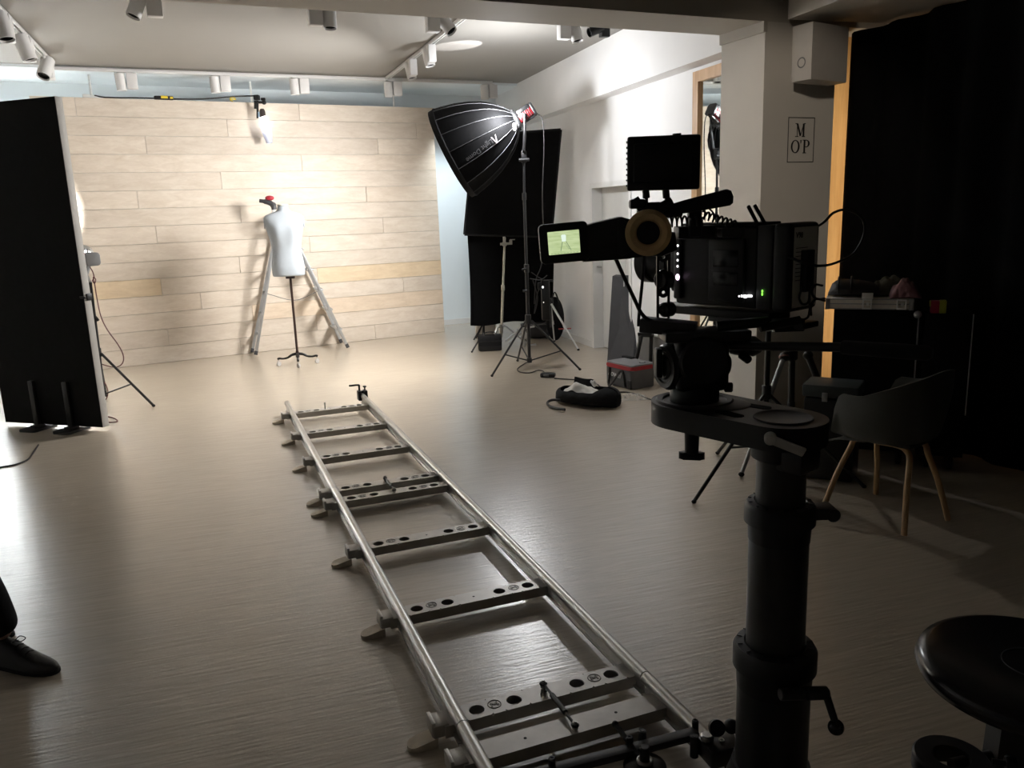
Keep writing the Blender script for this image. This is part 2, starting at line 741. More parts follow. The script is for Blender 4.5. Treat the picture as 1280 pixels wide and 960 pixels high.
# the wall goes on further out behind the column and the black drape
mb = MB()
pA, pB = rwall(6.95, -.62), rwall(-4.0, -.62)
mb.slab(V((pA.x, pA.y, 0)), V((pB.x, pB.y, 0)), V((pB.x, pB.y, Z_CEIL)), V((pA.x, pA.y, Z_CEIL)), -nR * .12)
struct(mb.build('wall_right_near', M_WALL))
mb = MB()
pA, pB = rwall(6.9, -.01), rwall(6.9, -.62)
mb.slab(V((pA.x, pA.y, 0)), V((pB.x, pB.y, 0)), V((pB.x, pB.y, Z_CEIL)), V((pA.x, pA.y, Z_CEIL)), -uR * .1)
struct(mb.build('wall_return', M_WALL))

# skirting
mb = MB()
for p, r in ((CORNER, D0 - uR * .0), (D1, rwall(yEnd))):
    mb.slab(p + nR * .014, r + nR * .014, r + nR * .014 + V((0, 0, .075)), p + nR * .014 + V((0, 0, .075)), -nR * .014)
struct(mb.build('baseboard_right', M_SKIRT))
mb = MB()
p, r = bwall(tl), bwall(tc_)
mb.slab(p + nB * .014, r + nB * .014, r + nB * .014 + V((0, 0, .075)), p + nB * .014 + V((0, 0, .075)), -nB * .014)
struct(mb.build('baseboard_back', M_SKIRT))

# bulkhead (boxed duct) along the top of the right wall
mb = MB()
p, r = CORNER - uR * .05, rwall(5.75)
mb.slab(V((p.x, p.y, 2.69)) + nR * .17, V((r.x, r.y, 2.69)) + nR * .17, V((r.x, r.y, Z_CEIL)) + nR * .17, V((p.x, p.y, Z_CEIL)) + nR * .17, -nR * .2)
struct(mb.build('trim_2', M_WALL))

# door in its recess
dr = thing('door_1', 'plain pale door set back in the right-hand wall, left of the camera monitor', 'door', (D0 + D1) / 2)
dr['kind'] = 'structure'
mb = MB()
dn = -nR
for p in (D0, D1):
    s = uR if p is D0 else -uR
    mb.slab(p + dn * -.012, p + s * .055 + dn * -.012, p + s * .055 + dn * -.012 + V((0, 0, DH)), p + dn * -.012 + V((0, 0, DH)), dn * .15)
mb.slab(D0 + nR * .012 + V((0, 0, DH - .055)), D1 + nR * .012 + V((0, 0, DH - .055)), D1 + nR * .012 + V((0, 0, DH)), D0 + nR * .012 + V((0, 0, DH)), dn * .15)
mb.build('door_frame', M_SKIRT, dr)
mb = MB()
mb.slab(D0 + uR * .05 + dn * .11 + V((0, 0, .01)), D1 - uR * .05 + dn * .11 + V((0, 0, .01)), D1 - uR * .05 + dn * .11 + V((0, 0, DH - .05)), D0 + uR * .05 + dn * .11 + V((0, 0, DH - .05)), dn * .04)
mb.build('door_leaf', mat('door_lacquer', (0.60, 0.60, 0.58), 0.45, var=0.02), dr)
mb = MB()
hp = D0 + uR * .075 + dn * .085 + V((0, 0, .93))
mb.cyl(hp, hp + nR * .05, .009)
mb.cyl(hp + nR * .045, hp + nR * .045 + uR * .1, .008)
mb.build('door_handle', M_STEEL, dr)

# ceiling beam joining the column
uM = azdir(66.7)
nM = V((uM.y, -uM.x, 0))
CFL = V((1.69, 5.48, 0))               # column: front left corner
CBL = V((1.515, 5.87, 0))              # back left corner
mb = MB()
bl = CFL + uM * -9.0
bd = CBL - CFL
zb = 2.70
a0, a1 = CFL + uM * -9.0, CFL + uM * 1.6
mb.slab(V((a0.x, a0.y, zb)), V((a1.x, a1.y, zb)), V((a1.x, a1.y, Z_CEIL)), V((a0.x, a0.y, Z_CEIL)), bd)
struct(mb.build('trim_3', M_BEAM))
# bulkhead running on towards the camera on the right, above the black drape
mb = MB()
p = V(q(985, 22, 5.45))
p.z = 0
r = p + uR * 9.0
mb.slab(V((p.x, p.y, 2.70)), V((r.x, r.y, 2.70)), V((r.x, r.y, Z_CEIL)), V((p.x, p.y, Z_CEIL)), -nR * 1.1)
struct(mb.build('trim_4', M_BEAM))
# narrow shadow-gap profile along the head of the column
mb = MB()
mb.slab(V((CFL.x, CFL.y, 2.635)) - uM * .02 - bd * .02, V((CBL.x, CBL.y, 2.635)) - uM * .02, V((CBL.x, CBL.y, 2.70)) - uM * .02, V((CFL.x, CFL.y, 2.70)) - uM * .02 - bd * .02, uM * .03)
struct(mb.build('trim_5', M_BEAM))

# column
mb = MB()
CFR = CFL + uM * .60
mb.slab(V((CFL.x, CFL.y, 0)), V((CFR.x, CFR.y, 0)), V((CFR.x, CFR.y, 2.70)), V((CFL.x, CFL.y, 2.70)), bd)
struct(mb.build('wall_column', M_COLUMN))

# sign printed on the column: thin frame, M over O'P in a slab serif
SG = frame(onwall(1001, 175, CFL, CFR) + nM * .002, uM)
SG = SG @ Matrix.Rotation(PI / 2, 4, 'X')           # local: x right, y up, z towards the room
sw, sh = .222, .285


def stroke(mbx, x0, y0, x1, y1, t):
    d = V((x1 - x0, y1 - y0))
    n = V((-d.y, d.x)).normalized() * t / 2
    pts = [V((x0, y0)) + n, V((x0, y0)) - n, V((x1, y1)) - n, V((x1, y1)) + n]
    mbx.prism([(p.x, p.y) for p in pts], 0, .0012, SG)


sgt = thing('wall_sign', "small square sign reading M O'P on the dark face of the column", 'sign', onwall(1001, 175, CFL, CFR))
mb = MB()
for s in (-1, 1):
    mb.box((s * sw / 2, 0, 0), (.004, sh + .004, .002), SG)
    mb.box((0, s * sh / 2, 0), (sw + .004, .004, .002), SG)
mb.build('border', M_PRINTDK, sgt)
mb = MB()
# M
mx_, my, mw_, mh = -.048, .022, .078, .082
th, tn = .014, .005
for (x, t) in ((mx_ + .012, tn), (mx_ + mw_ - .012, th)):
    stroke(mb, x, my, x, my + mh, t)
stroke(mb, mx_ + .012, my + mh, mx_ + mw_ / 2 + .002, my + .004, th)
stroke(mb, mx_ + mw_ / 2 + .002, my + .004, mx_ + mw_ - .012, my + mh, tn)
for x in (mx_ + .010, mx_ + mw_ - .012):
    stroke(mb, x - .014, my, x + .014, my, tn)
stroke(mb, mx_ - .004, my + mh, mx_ + .014, my + mh, tn)
stroke(mb, mx_ + mw_ - .014, my + mh, mx_ + mw_ + .004, my + mh, tn)
# O
ox, oy, orx, ory = -.048, -.042, .037, .042
n = 28
for i in range(n):
    a, b2 = 2 * PI * i / n, 2 * PI * (i + 1) / n
    P = []
    for aa in (a, b2):
        P.append((ox + orx * math.cos(aa), oy + ory * math.sin(aa)))
        P.append((ox + (orx - .013) * math.cos(aa), oy + (ory - .005) * math.sin(aa)))
    mb.prism([P[0], P[2], P[3], P[1]], 0, .0012, SG)
# apostrophe
mb.prism([(-.006, .0), (.004, .0), (.001, -.022), (-.004, -.022)], 0, .0012, SG)
# P
px_, py_ = .030, -.083
stroke(mb, px_, py_, px_, py_ + .082, th)
stroke(mb, px_ - .015, py_, px_ + .017, py_, tn)
stroke(mb, px_ - .015, py_ + .082, px_ + .02, py_ + .082, tn)
stroke(mb, px_, py_ + .038, px_ + .022, py_ + .038, tn)
for i in range(14):
    a, b2 = -PI / 2 + PI * i / 14, -PI / 2 + PI * (i + 1) / 14
    P = []
    for aa in (a, b2):
        P.append((px_ + .018 + .027 * math.cos(aa), py_ + .060 + .0235 * math.sin(aa)))
        P.append((px_ + .018 + .013 * math.cos(aa), py_ + .060 + .0185 * math.sin(aa)))
    mb.prism([P[0], P[2], P[3], P[1]], 0, .0012, SG)
mb.build('lettering', M_PRINTDK, sgt)

# wood frame strip and mirror ------------------------------------
M_FRAMEWOOD = wood_mat('beech_frame', (0.42, 0.24, 0.11), (0.62, 0.40, 0.22), 0.4, scale=(14, 14, 1.2))
mr = thing('wall_mirror', 'tall mirror in a pale wood frame on the white wall, cut off by the column', 'mirror', rwall(6.5, .01))
mb = MB()
m0, m1 = rwall(7.085), rwall(5.95)
for p, r in ((m0, m0 + uR * .085), (m1 - uR * .085, m1)):
    mb.slab(p + nR * .045, r + nR * .045, r + nR * .045 + V((0, 0, 2.65)), p + nR * .045 + V((0, 0, 2.65)), -nR * .045)
for z0, z1 in ((.0, .085), (2.565, 2.65)):
    mb.slab(m0 + nR * .045 + V((0, 0, z0)), m1 + nR * .045 + V((0, 0, z0)), m1 + nR * .045 + V((0, 0, z1)), m0 + nR * .045 + V((0, 0, z1)), -nR * .045)
mb.build('frame', M_FRAMEWOOD, mr)
mb = MB()
c0, c1 = m0 + uR * .08, m1 - uR * .08
mb.slab(c0 + nR * .02 + V((0, 0, .08)), c1 + nR * .02 + V((0, 0, .08)), c1 + nR * .02 + V((0, 0, 2.57)), c0 + nR * .02 + V((0, 0, 2.57)), -nR * .012)
mb.build('mirror_glass', mat('mirror_glass', (0.86, 0.90, 0.89), 0.015, 1.0, var=0.0), mr)

mb = MB()
s0 = V((2.245, 5.98, 0))
s1 = V((2.62, 6.15, 0))
mb.slab(s0, s1, s1 + V((0, 0, 2.7)), s0 + V((0, 0, 2.7)), V((-.05, .12, 0)))
jm = mb.build('door_2', wood_mat('amber_wood', (0.50, 0.27, 0.09), (0.66, 0.40, 0.16), 0.4, scale=(14, 14, 1.0)))
struct(jm)

# wooden plank partition -----------------------------------------
PA, PB = V((-4.479, 9.027, 0)), V((-0.893, 10.961, 0))
uP = (PB - PA).normalized()
nP = V((uP.y, -uP.x, 0))
HP = 2.92
PL = PA - uP * .45                      # left end, behind the black flag
plen = (PB - PL).length


def px_on_panel(px, py):
    w = onwall(px, py, PA, PB)
    return (w - PL).dot(uP)


rows_y = [138, 157, 178, 200, 221, 242, 262, 282, 303, 324, 345, 366, 385, 406, 427]
joints = [[374, 95], [284, 520], [182, 472], [377], [276], [171, 458], [300], [194, 479], [387], [299], [200, 397], [250, 505], [315], [209, 396], [300, 470]]
pr = thing('plank_partition', 'free-standing partition wall clad in pale horizontal oak planks behind the dress form', 'partition', PL)
mb = MB()
PX = frame(PL, uP)
mb.X = PX
rh = HP / 15
rng = random.Random(3)
for i, (ry, js) in enumerate(zip(rows_y, joints)):
    xs = sorted([0.0, plen] + [px_on_panel(j, ry) for j in js])
    z1 = HP - i * rh
    for a, b_ in zip(xs, xs[1:]):
        if b_ - a < .02:
            continue
        nf = len(mb.bm.faces)
        mb.box(((a + b_) / 2, .008 + rng.uniform(-.0008, .0008), z1 - rh / 2), (b_ - a - .003, .014, rh - .0035), bevel=.0015, seg=1)
        if i == 10 and (a == 0.0 or b_ == plen):
            mb.bm.faces.ensure_lookup_table()
            for fc in mb.bm.faces[nf:]:
                fc.material_index = 1
# x of the frame runs along the wall, y points away from the room side
oak = wood_mat('limed_oak', (0.60, 0.505, 0.405), (0.74, 0.655, 0.555), 0.5, scale=(0.9, 5, 11), island=0.13, tint=(1.0, .93, .84), bump=0.03)
honey = wood_mat('honey_oak', (0.60, 0.46, 0.30), (0.74, 0.60, 0.42), 0.5, scale=(0.9, 5, 11), island=0.05, bump=0.03)
cl = mb.build('plank_cladding', [oak, honey], pr)
mb = MB()
mb.X = PX
mb.box((plen / 2, .066, HP / 2), (plen - .004, .10, HP - .004))
mb.build('core', mat('partition_core', (0.62, 0.60, 0.56), 0.7), pr)
# ============================================================ DOLLY TRACK
T0 = g(359, 505, .09)
uT = -azdir(-21)                       # along the track, towards the camera
vT = azdir(69)                         # across it, left to right
TM = Matrix((vT, -uT, V((0, 0, 1)))).transposed().to_4x4()
TM.translation = V((T0.x, T0.y, 0)) + vT * .31     # local: x across (rails at -.31/.31), y away from the camera, z up
SL = [.255, .927, 1.60, 2.282, 2.468, 3.16, 3.864, 4.585, 4.775, 5.46, 6.15, 6.84]
ZS = .070                              # top of the sleepers


def holed_plate(mb, length, width, z, t, hx, r, M):
    """flat bar with round holes (x along the bar)."""
    hw = width / 2
    cells = []
    xs = []
    for h in hx:
        xs += [(h - hw, h + hw)]
    cur = -length / 2
    for (x0, x1), h in zip(xs, hx):
        if x0 > cur + 1e-4:
            mb.box(((cur + x0) / 2, 0, z - t / 2), (x0 - cur, width, t), M)
        n = 32
        tops, ins = [], []
        for zz in (z, z - t):
            po, pi_ = [], []
            for i in range(n):
                a = 2 * PI * (i + .5) / n
                ca, sa = math.cos(a), math.sin(a)
                k = hw / max(abs(ca), abs(sa))
                po.append(mb.bm.verts.new(M @ V((h + ca * k, sa * k, zz))))
                pi_.append(mb.bm.verts.new(M @ V((h + ca * r, sa * r, zz))))
            tops.append(po)
            ins.append(pi_)
        for i in range(n):
            j = (i + 1) % n
            mb.bm.faces.new((tops[0][i], tops[0][j], ins[0][j], ins[0][i]))
            mb.bm.faces.new((tops[1][j], tops[1][i], ins[1][i], ins[1][j]))
            mb.bm.faces.new((ins[0][i], ins[0][j], ins[1][j], ins[1][i]))
            mb.bm.faces.new((tops[0][j], tops[0][i], tops[1][i], tops[1][j]))
        cur = x1
    if length / 2 > cur + 1e-4:
        mb.box(((cur + length / 2) / 2, 0, z - t / 2), (length / 2 - cur, width, t), M)


def sleeper(parent, s, holes=True, marks=True):
    M = TM @ Matrix.Translation((0, -s, 0))
    mb = MB()
    w = .085
    if holes:
        holed_plate(mb, .665, w, ZS, .005, [-.235 + .0175, -.11 + .0175, .11 + .0175, .235 + .0175], .0245, M @ Matrix.Translation((-.0175, 0, 0)))
    else:
        mb.box((-.0175, 0, ZS - .0025), (.665, w, .005), M)
    for sy in (-1, 1):
        mb.box((-.0175, sy * (w / 2 - .002), ZS - .0225), (.665, .004, .035), M)
    mb.box((-.0175, 0, ZS - .0395), (.665, w - .010, .002), M)
    o = mb.build('sleeper', M_SLEEPER, parent, ang=30)
    mb = MB()
    for x in ((-.165, 0, .165) if holes else (-.15, .15)):
        mb.cyl(M @ V((x, .0, ZS - .001)), M @ V((x, .0, ZS + .0006)), .005, n=12)
    build_each(mb, 'bolt_hole', M_PRINTDK, o)
    if marks:
        mb = MB()
        for x in (-.175, .175):
            mm = M @ Matrix.Translation((x, 0.004, ZS + .0004))
            mb.torus(.021, .0016, mm, 24, 6)
            for (x0, y0, x1, y1) in ((-.010, -.010, -.009, .011), (.010, -.010, .009, .011), (-.009, .010, 0, -.004), (.009, .010, 0, -.004)):
                d = V((x1 - x0, y1 - y0))
                n_ = V((-d.y, d.x)).normalized() * .0024
                mb.prism([(x0 + n_.x, y0 + n_.y), (x0 - n_.x, y0 - n_.y), (x1 - n_.x, y1 - n_.y), (x1 + n_.x, y1 + n_.y)], -.0006, .0012, mm)
        build_each(mb, 'stamp_mark', mat('grey_stamp', (0.30, 0.29, 0.27), 0.6, var=.05) if 'grey_stamp' not in bpy.data.materials else bpy.data.materials['grey_stamp'], o)
    return o


def rail(parent, x, s0, s1):
    mb = MB()
    mb.X = TM
    zc = .094
    mb.cyl((x, -s0, zc), (x, -s1, zc), .020, n=28)
    mb.box((x, -(s0 + s1) / 2, .062), (.010, s1 - s0 - .002, .05))
    mb.box((x, -(s0 + s1) / 2, .0385), (.034, s1 - s0 - .002, .005))
    o = mb.build('rail', M_RAIL, parent)
    return o


def bracket(parent, s, x):
    sg = -1 if x < 0 else 1
    mb = MB()
    mb.X = TM
    mb.box((x + sg * .05, -s, .054), (.05, .075, .040), bevel=.003)
    mb.box((x + sg * .072, -s, .060), (.012, .066, .048), bevel=.002)
    mb.build('rail_bracket', M_SLEEPER, parent)


secs = [('far', -.02, 2.372, SL[0:4]), ('middle', 2.376, 4.678, SL[4:8]), ('near', 4.682, 5.70, SL[8:10])]
labs = ['far section of silver dolly track, nearest the dress form, ending in a black clamp',
        'middle section of silver dolly track with round-holed sleepers, joined at both ends',
        'nearest section of silver dolly track, running out of the frame under the dolly']
for (nm, s0, s1, sl), lb in zip(secs, labs):
    t = thing('dolly_track', lb, 'camera track', TM @ V((0, -(s0 + s1) / 2, 0)), 0, 'dolly track sections on the floor')
    rail(t, -.31, s0, s1)
    rail(t, .31, s0, s1)
    for s in sl:
        sleeper(t, s, holes=(s != SL[8]), marks=(s != SL[8]))
        bracket(t, s, -.31)

# plywood wedges under the sleeper ends
M_PLY = mat('birch_plywood', (0.66, 0.57, 0.45), 0.7, var=.12, scale=30)
ordn = ['farthest', 'second', 'third', 'fourth', 'fifth', 'sixth', 'seventh', 'eighth', 'ninth']
for i, s in enumerate(SL[:9]):
    for side in (-1,):
        mb = MB()
        ln = .17
        off = -.05 if side < 0 else .04
        M = TM @ Matrix.Translation((side * .34 + off * (1 if side < 0 else .3), -s - .004, 0)) @ Matrix.Rotation(rng.uniform(-.2, .2), 4, 'Z')
        # a tapering wedge, thick end under the sleeper, rounded tip outwards
        pts = [(.02, -.03), (.02, .03)] + [(-.042 - .028 * math.cos(a), .03 * math.sin(a)) for a in [PI / 2 - PI * k / 8 for k in range(9)]]
        if side > 0:
            pts = [(-x, y) for x, y in pts]
        top = []
        bot = []
        for x, y in pts:
            zt = .033 - .022 * min(1, abs(x - .02 * (1 if side < 0 else -1)) / .09)
            top.append(mb.bm.verts.new(M @ V((x, y, zt))))
            bot.append(mb.bm.verts.new(M @ V((x, y, .0005))))
        mb.bm.faces.new(top)
        mb.bm.faces.new(bot[::-1])
        for k in range(len(pts)):
            j = (k + 1) % len(pts)
            mb.bm.faces.new((top[k], bot[k], bot[j], top[j]))
        o = mb.build('plywood_wedge', M_PLY)
        tag(o, 'pale plywood wedge under the %s end of the %s sleeper from the far track end' % ('left' if side < 0 else 'right', ordn[i]), 'wedge', 'plywood wedges under the track')


# threaded coupling links between sections
def coupling(s0, s1, x, label):
    t = thing('track_coupling', label, 'coupling', TM @ V((x, -s0, ZS)), 0, 'coupling links between track sections')
    mb = MB()
    mb.X = TM
    for s in (s0, s1):
        mb.cyl((x, -s, ZS), (x, -s, ZS + .030), .0055, n=12)
        mb.cyl((x, -s, ZS + .004), (x, -s, ZS + .012), .010, n=6)
        mb.cyl((x, -s, ZS + .020), (x, -s, ZS + .027), .009, n=6)
    build_each(mb, 'bolt', M_STEEL, t)
    mb = MB()
    mb.X = TM
    mb.cyl((x, -s0 - .012, ZS + .016), (x, -s1 + .012, ZS + .016), .0045, n=12)
    mb.cyl((x, -s0 - (s1 - s0) * .28, ZS + .016), (x, -s1 + (s1 - s0) * .28, ZS + .016), .0085, n=12, bevel=.002)
    for s, d in ((s0, 1), (s1, -1)):
        mb.torus(.009, .004, TM.inverted() @ TM @ Matrix.Translation((x, -s, ZS + .016)), 16, 8)
    mb.build('turnbuckle', M_SATIN, t)


coupling(2.262, 2.49, .0, 'small dark turnbuckle linking the paired sleepers midway along the track')
coupling(4.565, 4.80, .0, 'dark turnbuckle linking the paired sleepers nearest the camera')
# locating pin on the farthest sleeper
mb = MB()
mb.X = TM
mb.cyl((-.04, -.255, ZS), (-.04, -.255, ZS + .05), .005, n=10)
mb.cyl((-.04, -.255, ZS + .04), (-.04, -.255, ZS + .055), .008, n=10)
tag(mb.build('track_pin', M_STEEL), 'upright steel pin on the farthest sleeper of the track', 'pin')

# black end clamp on the far right end
t = thing('track_end_clamp', 'black end-stop clamp with a lever at the far right end of the track', 'clamp', TM @ V((.31, 0, 0)))
mb = MB()
mb.X = TM @ Matrix.Translation((.31, -.02, 0))
mb.box((-.026, 0, .098), (.030, .075, .085), bevel=.008)
mb.box((.026, 0, .098), (.030, .075, .085), bevel=.008)
mb.box((0, .022, .118), (.075, .022, .030), bevel=.004)
mb.build('clamp_body', M_BLACK, t)
mb = MB()
mb.X = TM @ Matrix.Translation((.31, -.02, 0))
mb.cyl((-.022, 0, .135), (-.022, 0, .19), .009, n=12)
mb.tube([(-.022, 0, .187), (-.05, .0, .190), (-.085, .01, .186), (-.105, .012, .188)], .008, n=8)
mb.build('lever', M_BLACK, t)
mb = MB()
mb.X = TM @ Matrix.Translation((.31, -.02, 0))
mb.cyl((.024, 0, .135), (.024, 0, .165), .006, n=12)
mb.cyl((.024, 0, .163), (.024, 0, .176), .016, n=12, bevel=.004)
mb.build('thumb_screw', M_BLACK, t)

# ================================================================= DOLLY
CX, CY = .587, 1.70
ZP = 1.12                              # top of the offset plate
dolly = thing('camera_dolly', 'black camera dolly with a telescopic column, parked at the near end of the track', 'dolly', (CX, CY, 0))


def coltube(name, z0, z1, r, m=M_SATIN):
    mb = MB()
    mb.lathe([(0, z0), (r - .003, z0), (r, z0 + .003), (r, z1 - .003), (r - .003, z1), (0, z1)], 56, Matrix.Translation((CX, CY, 0)))
    return mb.build(name, m, dolly)


M_COLSTEEL = mat('satin_grey_column', (0.035, 0.035, 0.034), 0.30, 0.4, var=.08, spec=.5)
coltube('column_tube', .86, 1.06, .0535, M_COLSTEEL)
coltube('column_tube', .50, .885, .0655)
coltube('column_tube', .24, .535, .083)


def collar(z, r, h, rin, knob_az):
    mb = MB()
    T = Matrix.Translation((CX, CY, z))
    mb.lathe([(rin, -h), (r - .010, -h), (r - .008, -h * .35), (r, -h * .30), (r, h * .30), (r - .006, h * .45), (rin + .004, h * .5), (rin, h * .45)], 56, T)
    o = mb.build('clamp_collar', M_BLACK, dolly)
    mb = MB()
    for k in range(14):
        a = 2 * PI * k / 14
        p = V((CX, CY, z + h * .49))
        d = V((math.cos(a), math.sin(a), 0))
        mb.box((0, 0, 0), (r - rin - .016, .0015, .002), frame(p + d * ((r + rin) / 2), d))
    mb.build('collar_rib', M_DKGREY, o)
    return o


collar(.900, .077, .060, .0535, 0)
collar(.548, .094, .072, .0655, 0)
# clamp ear on the upper collar
mb = MB()
p = V((CX + .075, CY - .01, .905))
mb.box(p + V((.012, 0, 0)), (.055, .05, .028), bevel=.006)
mb.cyl(p + V((.032, -.03, -.002)), p + V((.032, .028, -.002)), .015, n=20, bevel=.004)
mb.build('collar_clamp', M_BLACK, dolly)
# crank lever on the lower collar
mb = MB()
p0 = V(q(975, 868, 1.585))
p1 = V(q(1032, 866, 1.60))
mb.cyl(p0, p0.lerp(p1, .52), .0135, n=24, bevel=.002)
mb.cyl(p0.lerp(p1, .54), p1 + V((.006, 0, 0)), .0150, n=24, bevel=.005)
p2 = V(q(1045, 906, 1.57))
mb.cyl(p1, p2, .009, .008, n=16)
o = mb.build('crank_lever', M_SATIN, dolly)
mb = MB()
mb.sphere(V(q(1045, 909, 1.57)), .0175, u=24, v=16)
mb.build('crank_knob', M_GLOSS, o)

# chassis: turntable foot, arms and track wheels (mostly below the frame)
mb = MB()
mb.lathe([(0, .17), (.100, .17), (.105, .18), (.105, .22), (.10, .235), (.095, .25), (.09, .27), (0, .27)], 48, Matrix.Translation((CX, CY, 0)))
mb.build('turntable', M_SATIN, dolly)
mb = MB()
mb.X = TM
lc = TM.inverted() @ V((CX, CY, 0))
zb = .165
b0, b1 = TM.inverted() @ V(q(560, 1010, 1.68)), None


def tz(px, py, z):
    return V(g(px, py, z))


# bar seen against the sleepers, with its bolts
A0, A1 = tz(600, 978, .20), tz(868, 909, .20)
dv = (A1 - A0).normalized()
nv = V((-dv.y, dv.x, 0))
mb = MB()
mb.X = frame((A0 + A1) / 2, dv)
mb.box((0, -.012, -.010), ((A1 - A0).length, .032, .020), bevel=.002)
bar = mb.build('cross_bar', M_DKGREY, dolly)
mb = MB()
for (px, py) in ((869, 906), (787, 927), (690, 953)):
    p = tz(px, py, .205)
    mb.cyl(p + V((0, 0, -.035)), p + V((0, 0, .012)), .0095, n=16, bevel=.002)
    mb.torus(.006, .0028, Matrix.Translation(p + V((0, 0, .012))), 16, 6)
build_each(mb, 'bolt', M_SATIN, bar)
mb = MB()
for (px, py) in ((868, 925), (803, 918)):
    p = tz(px, py, .20)
    mb.cyl(p + V((0, 0, -.05)), p + V((0, 0, .012)), .0115, n=16, bevel=.002)
    mb.cyl(p + V((0, 0, .0115)), p + V((0, 0, .0135)), .006, n=12)
build_each(mb, 'guide_pin', M_SATIN, bar)
# second arm from the foot, with wheel carriers
B0, B1 = tz(800, 985, .19), tz(884, 930, .19)
mb = MB()
dv2 = (V((CX, CY, .19)) - B0).normalized()
mb.X = frame(B0.lerp(V((CX, CY, .19)), .45), dv2)
mb.box((0, 0, -.012), ((V((CX, CY, .19)) - B0).length * .9, .050, .024), bevel=.003)
mb.build('leg_arm', M_SATIN, dolly)
mb = MB()
p = tz(806, 955, .185)
mb.lathe([(0, -.05), (.05, -.05), (.055, -.02), (.055, -.004), (.050, 0), (.020, .004), (0, .004)], 32, Matrix.Translation(p))
mb.cyl(p + V((0, 0, .0)), p + V((0, 0, .05)), .013, n=20, bevel=.003)
hd = mb.build('swivel_hub', M_SATIN, dolly)
mb = MB()
mb.torus(.017, .005, Matrix.Translation(p + V((0, 0, .010))), 24, 8)
mb.build('lock_ring', M_STEEL, hd)
mb = MB()
mb.cyl(p, tz(769, 905, .215), .007, n=12)
mb.sphere(tz(769, 905, .215), .009)
mb.build('locking_lever', M_BLACK, hd)
# bearing block beside the column with silver knob
pb = tz(893, 930, .20)
mb = MB()
mb.X = frame(pb, dv)
mb.box((0.02, 0, -.02), (.10, .075, .05), bevel=.006)
blk = mb.build('bearing_block', M_SATIN, dolly)
mb = MB()
p = tz(884, 921, .215)
mb.cyl(p + V((0, 0, -.01)), p + V((0, 0, .008)), .017, n=24, bevel=.004)
p = tz(809, 951, .19)
mb.cyl(p + V((0, 0, .0)), p + V((0, 0, .006)), .013, n=24, bevel=.003)
build_each(mb, 'silver_knob', M_ALU, blk)
mb = MB()
for (px, py) in ((893, 916), (902, 925)):
    p = tz(px, py, .208)
    mb.torus(.006, .002, Matrix.Translation(p), 16, 6)
build_each(mb, 'screw', M_STEEL, blk)
mb = MB()
mb.sphere(V(q(914, 908, 1.86)), .019, u=20, v=14)
mb.lathe([(0, -.012), (.020, -.010), (.022, 0), (.020, .010), (0, .012)], 24, frame(V(q(896, 910, 1.86)), V((1, 0, 0)), V((.3, -.8, .5))))
build_each(mb, 'adjust_knob', M_BLACK, dolly)
# wheels riding the rails
mb = MB()
for x in (-.31, .31):
    for s in (5.17, 5.58):
        for sg in (-1, 1):
            c = TM @ V((x + sg * .022, -s, .118))
            d = (TM.to_3x3() @ V((sg, 0, 1))).normalized()
            mb.cyl(c - d * .011, c + d * .014, .022, n=20, bevel=.004)
build_each(mb, 'track_wheel', M_RUBBER, dolly)
mb = MB()
mb.X = TM
for x in (-.31, .31):
    mb.box((x, -5.375, .160), (.085, .50, .018), bevel=.004)
mb.box((0, -5.40, .175), (.70, .10, .022), bevel=.004)
mb.build('wheel_carrier', M_SATIN, dolly)

# offset plate carrying the fluid head
Bc = V(g(868, 500, ZP))                # bowl centre
Cc = V((CX, CY, ZP))
ad = (Cc - Bc)
alen = ad.length
ad.normalize()
an = V((-ad.y, ad.x, 0))
AM = frame(Bc, ad)                     # local x from bowl to column
plate = MB()
r0_, r1_ = .103, .094
pts = []
for k in range(25):
    a = PI / 2 + PI * k / 24
    pts.append((r0_ * math.cos(a), r0_ * math.sin(a)))
for k in range(25):
    a = -PI / 2 + PI * k / 24
    pts.append((alen + r1_ * math.cos(a), r1_ * math.sin(a)))
plate.prism(pts, -.052, 0, AM, bevel=.004)
arm = plate.build('offset_plate', M_BLACK, dolly)
mb = MB()
mb.lathe([(.072, -.001), (.076, .004), (.088, .005), (.092, .002), (.094, -.001)], 48, AM)
mb.lathe([(.0, .001), (.060, .001), (.064, -.0), (.066, -.001)], 48, AM @ Matrix.Translation((alen * .30, .012, .001)))
mb.build('bowl_ring', M_DKGREY, arm)
mb = MB()
mb.lathe([(0, .0015), (.055, .0015), (.058, .003), (.062, .003), (.064, -.001)], 48, AM @ Matrix.Translation((alen, 0, 0)))
mb.build('cap_disc', M_DKGREY, arm)
mb = MB()
for (x, y, rz, w) in ((alen * .56, .045, .12, .085), (alen * .58, -.052, -.1, .075)):
    mb.prism(rrect(w, .030, .0148, 6), -.001, .0009, AM @ Matrix.Translation((x, y, 0)) @ Matrix.Rotation(rz, 4, 'Z'))
build_each(mb, 'slot_shade', M_MOLTON, arm)  # flat black insets, the shade inside the slots put into colour
# T-handle under the bowl
mb = MB()
b0 = Bc + V((-.005, 0, -.05))
mb.cyl(b0, b0 + V((0, 0, -.012)), .030, n=24)
mb.cyl(b0 + V((0, 0, -.01)), b0 + V((0, 0, -.082)), .0185, .0165, n=24, bevel=.002)
mb.prism(rrect(.062, .022, .0105, 5), -.098, -.080, Matrix.Translation(b0) @ Matrix.Rotation(-.25, 4, 'Z'), bevel=.004)
mb.build('bowl_handle', M_BLACK, arm)
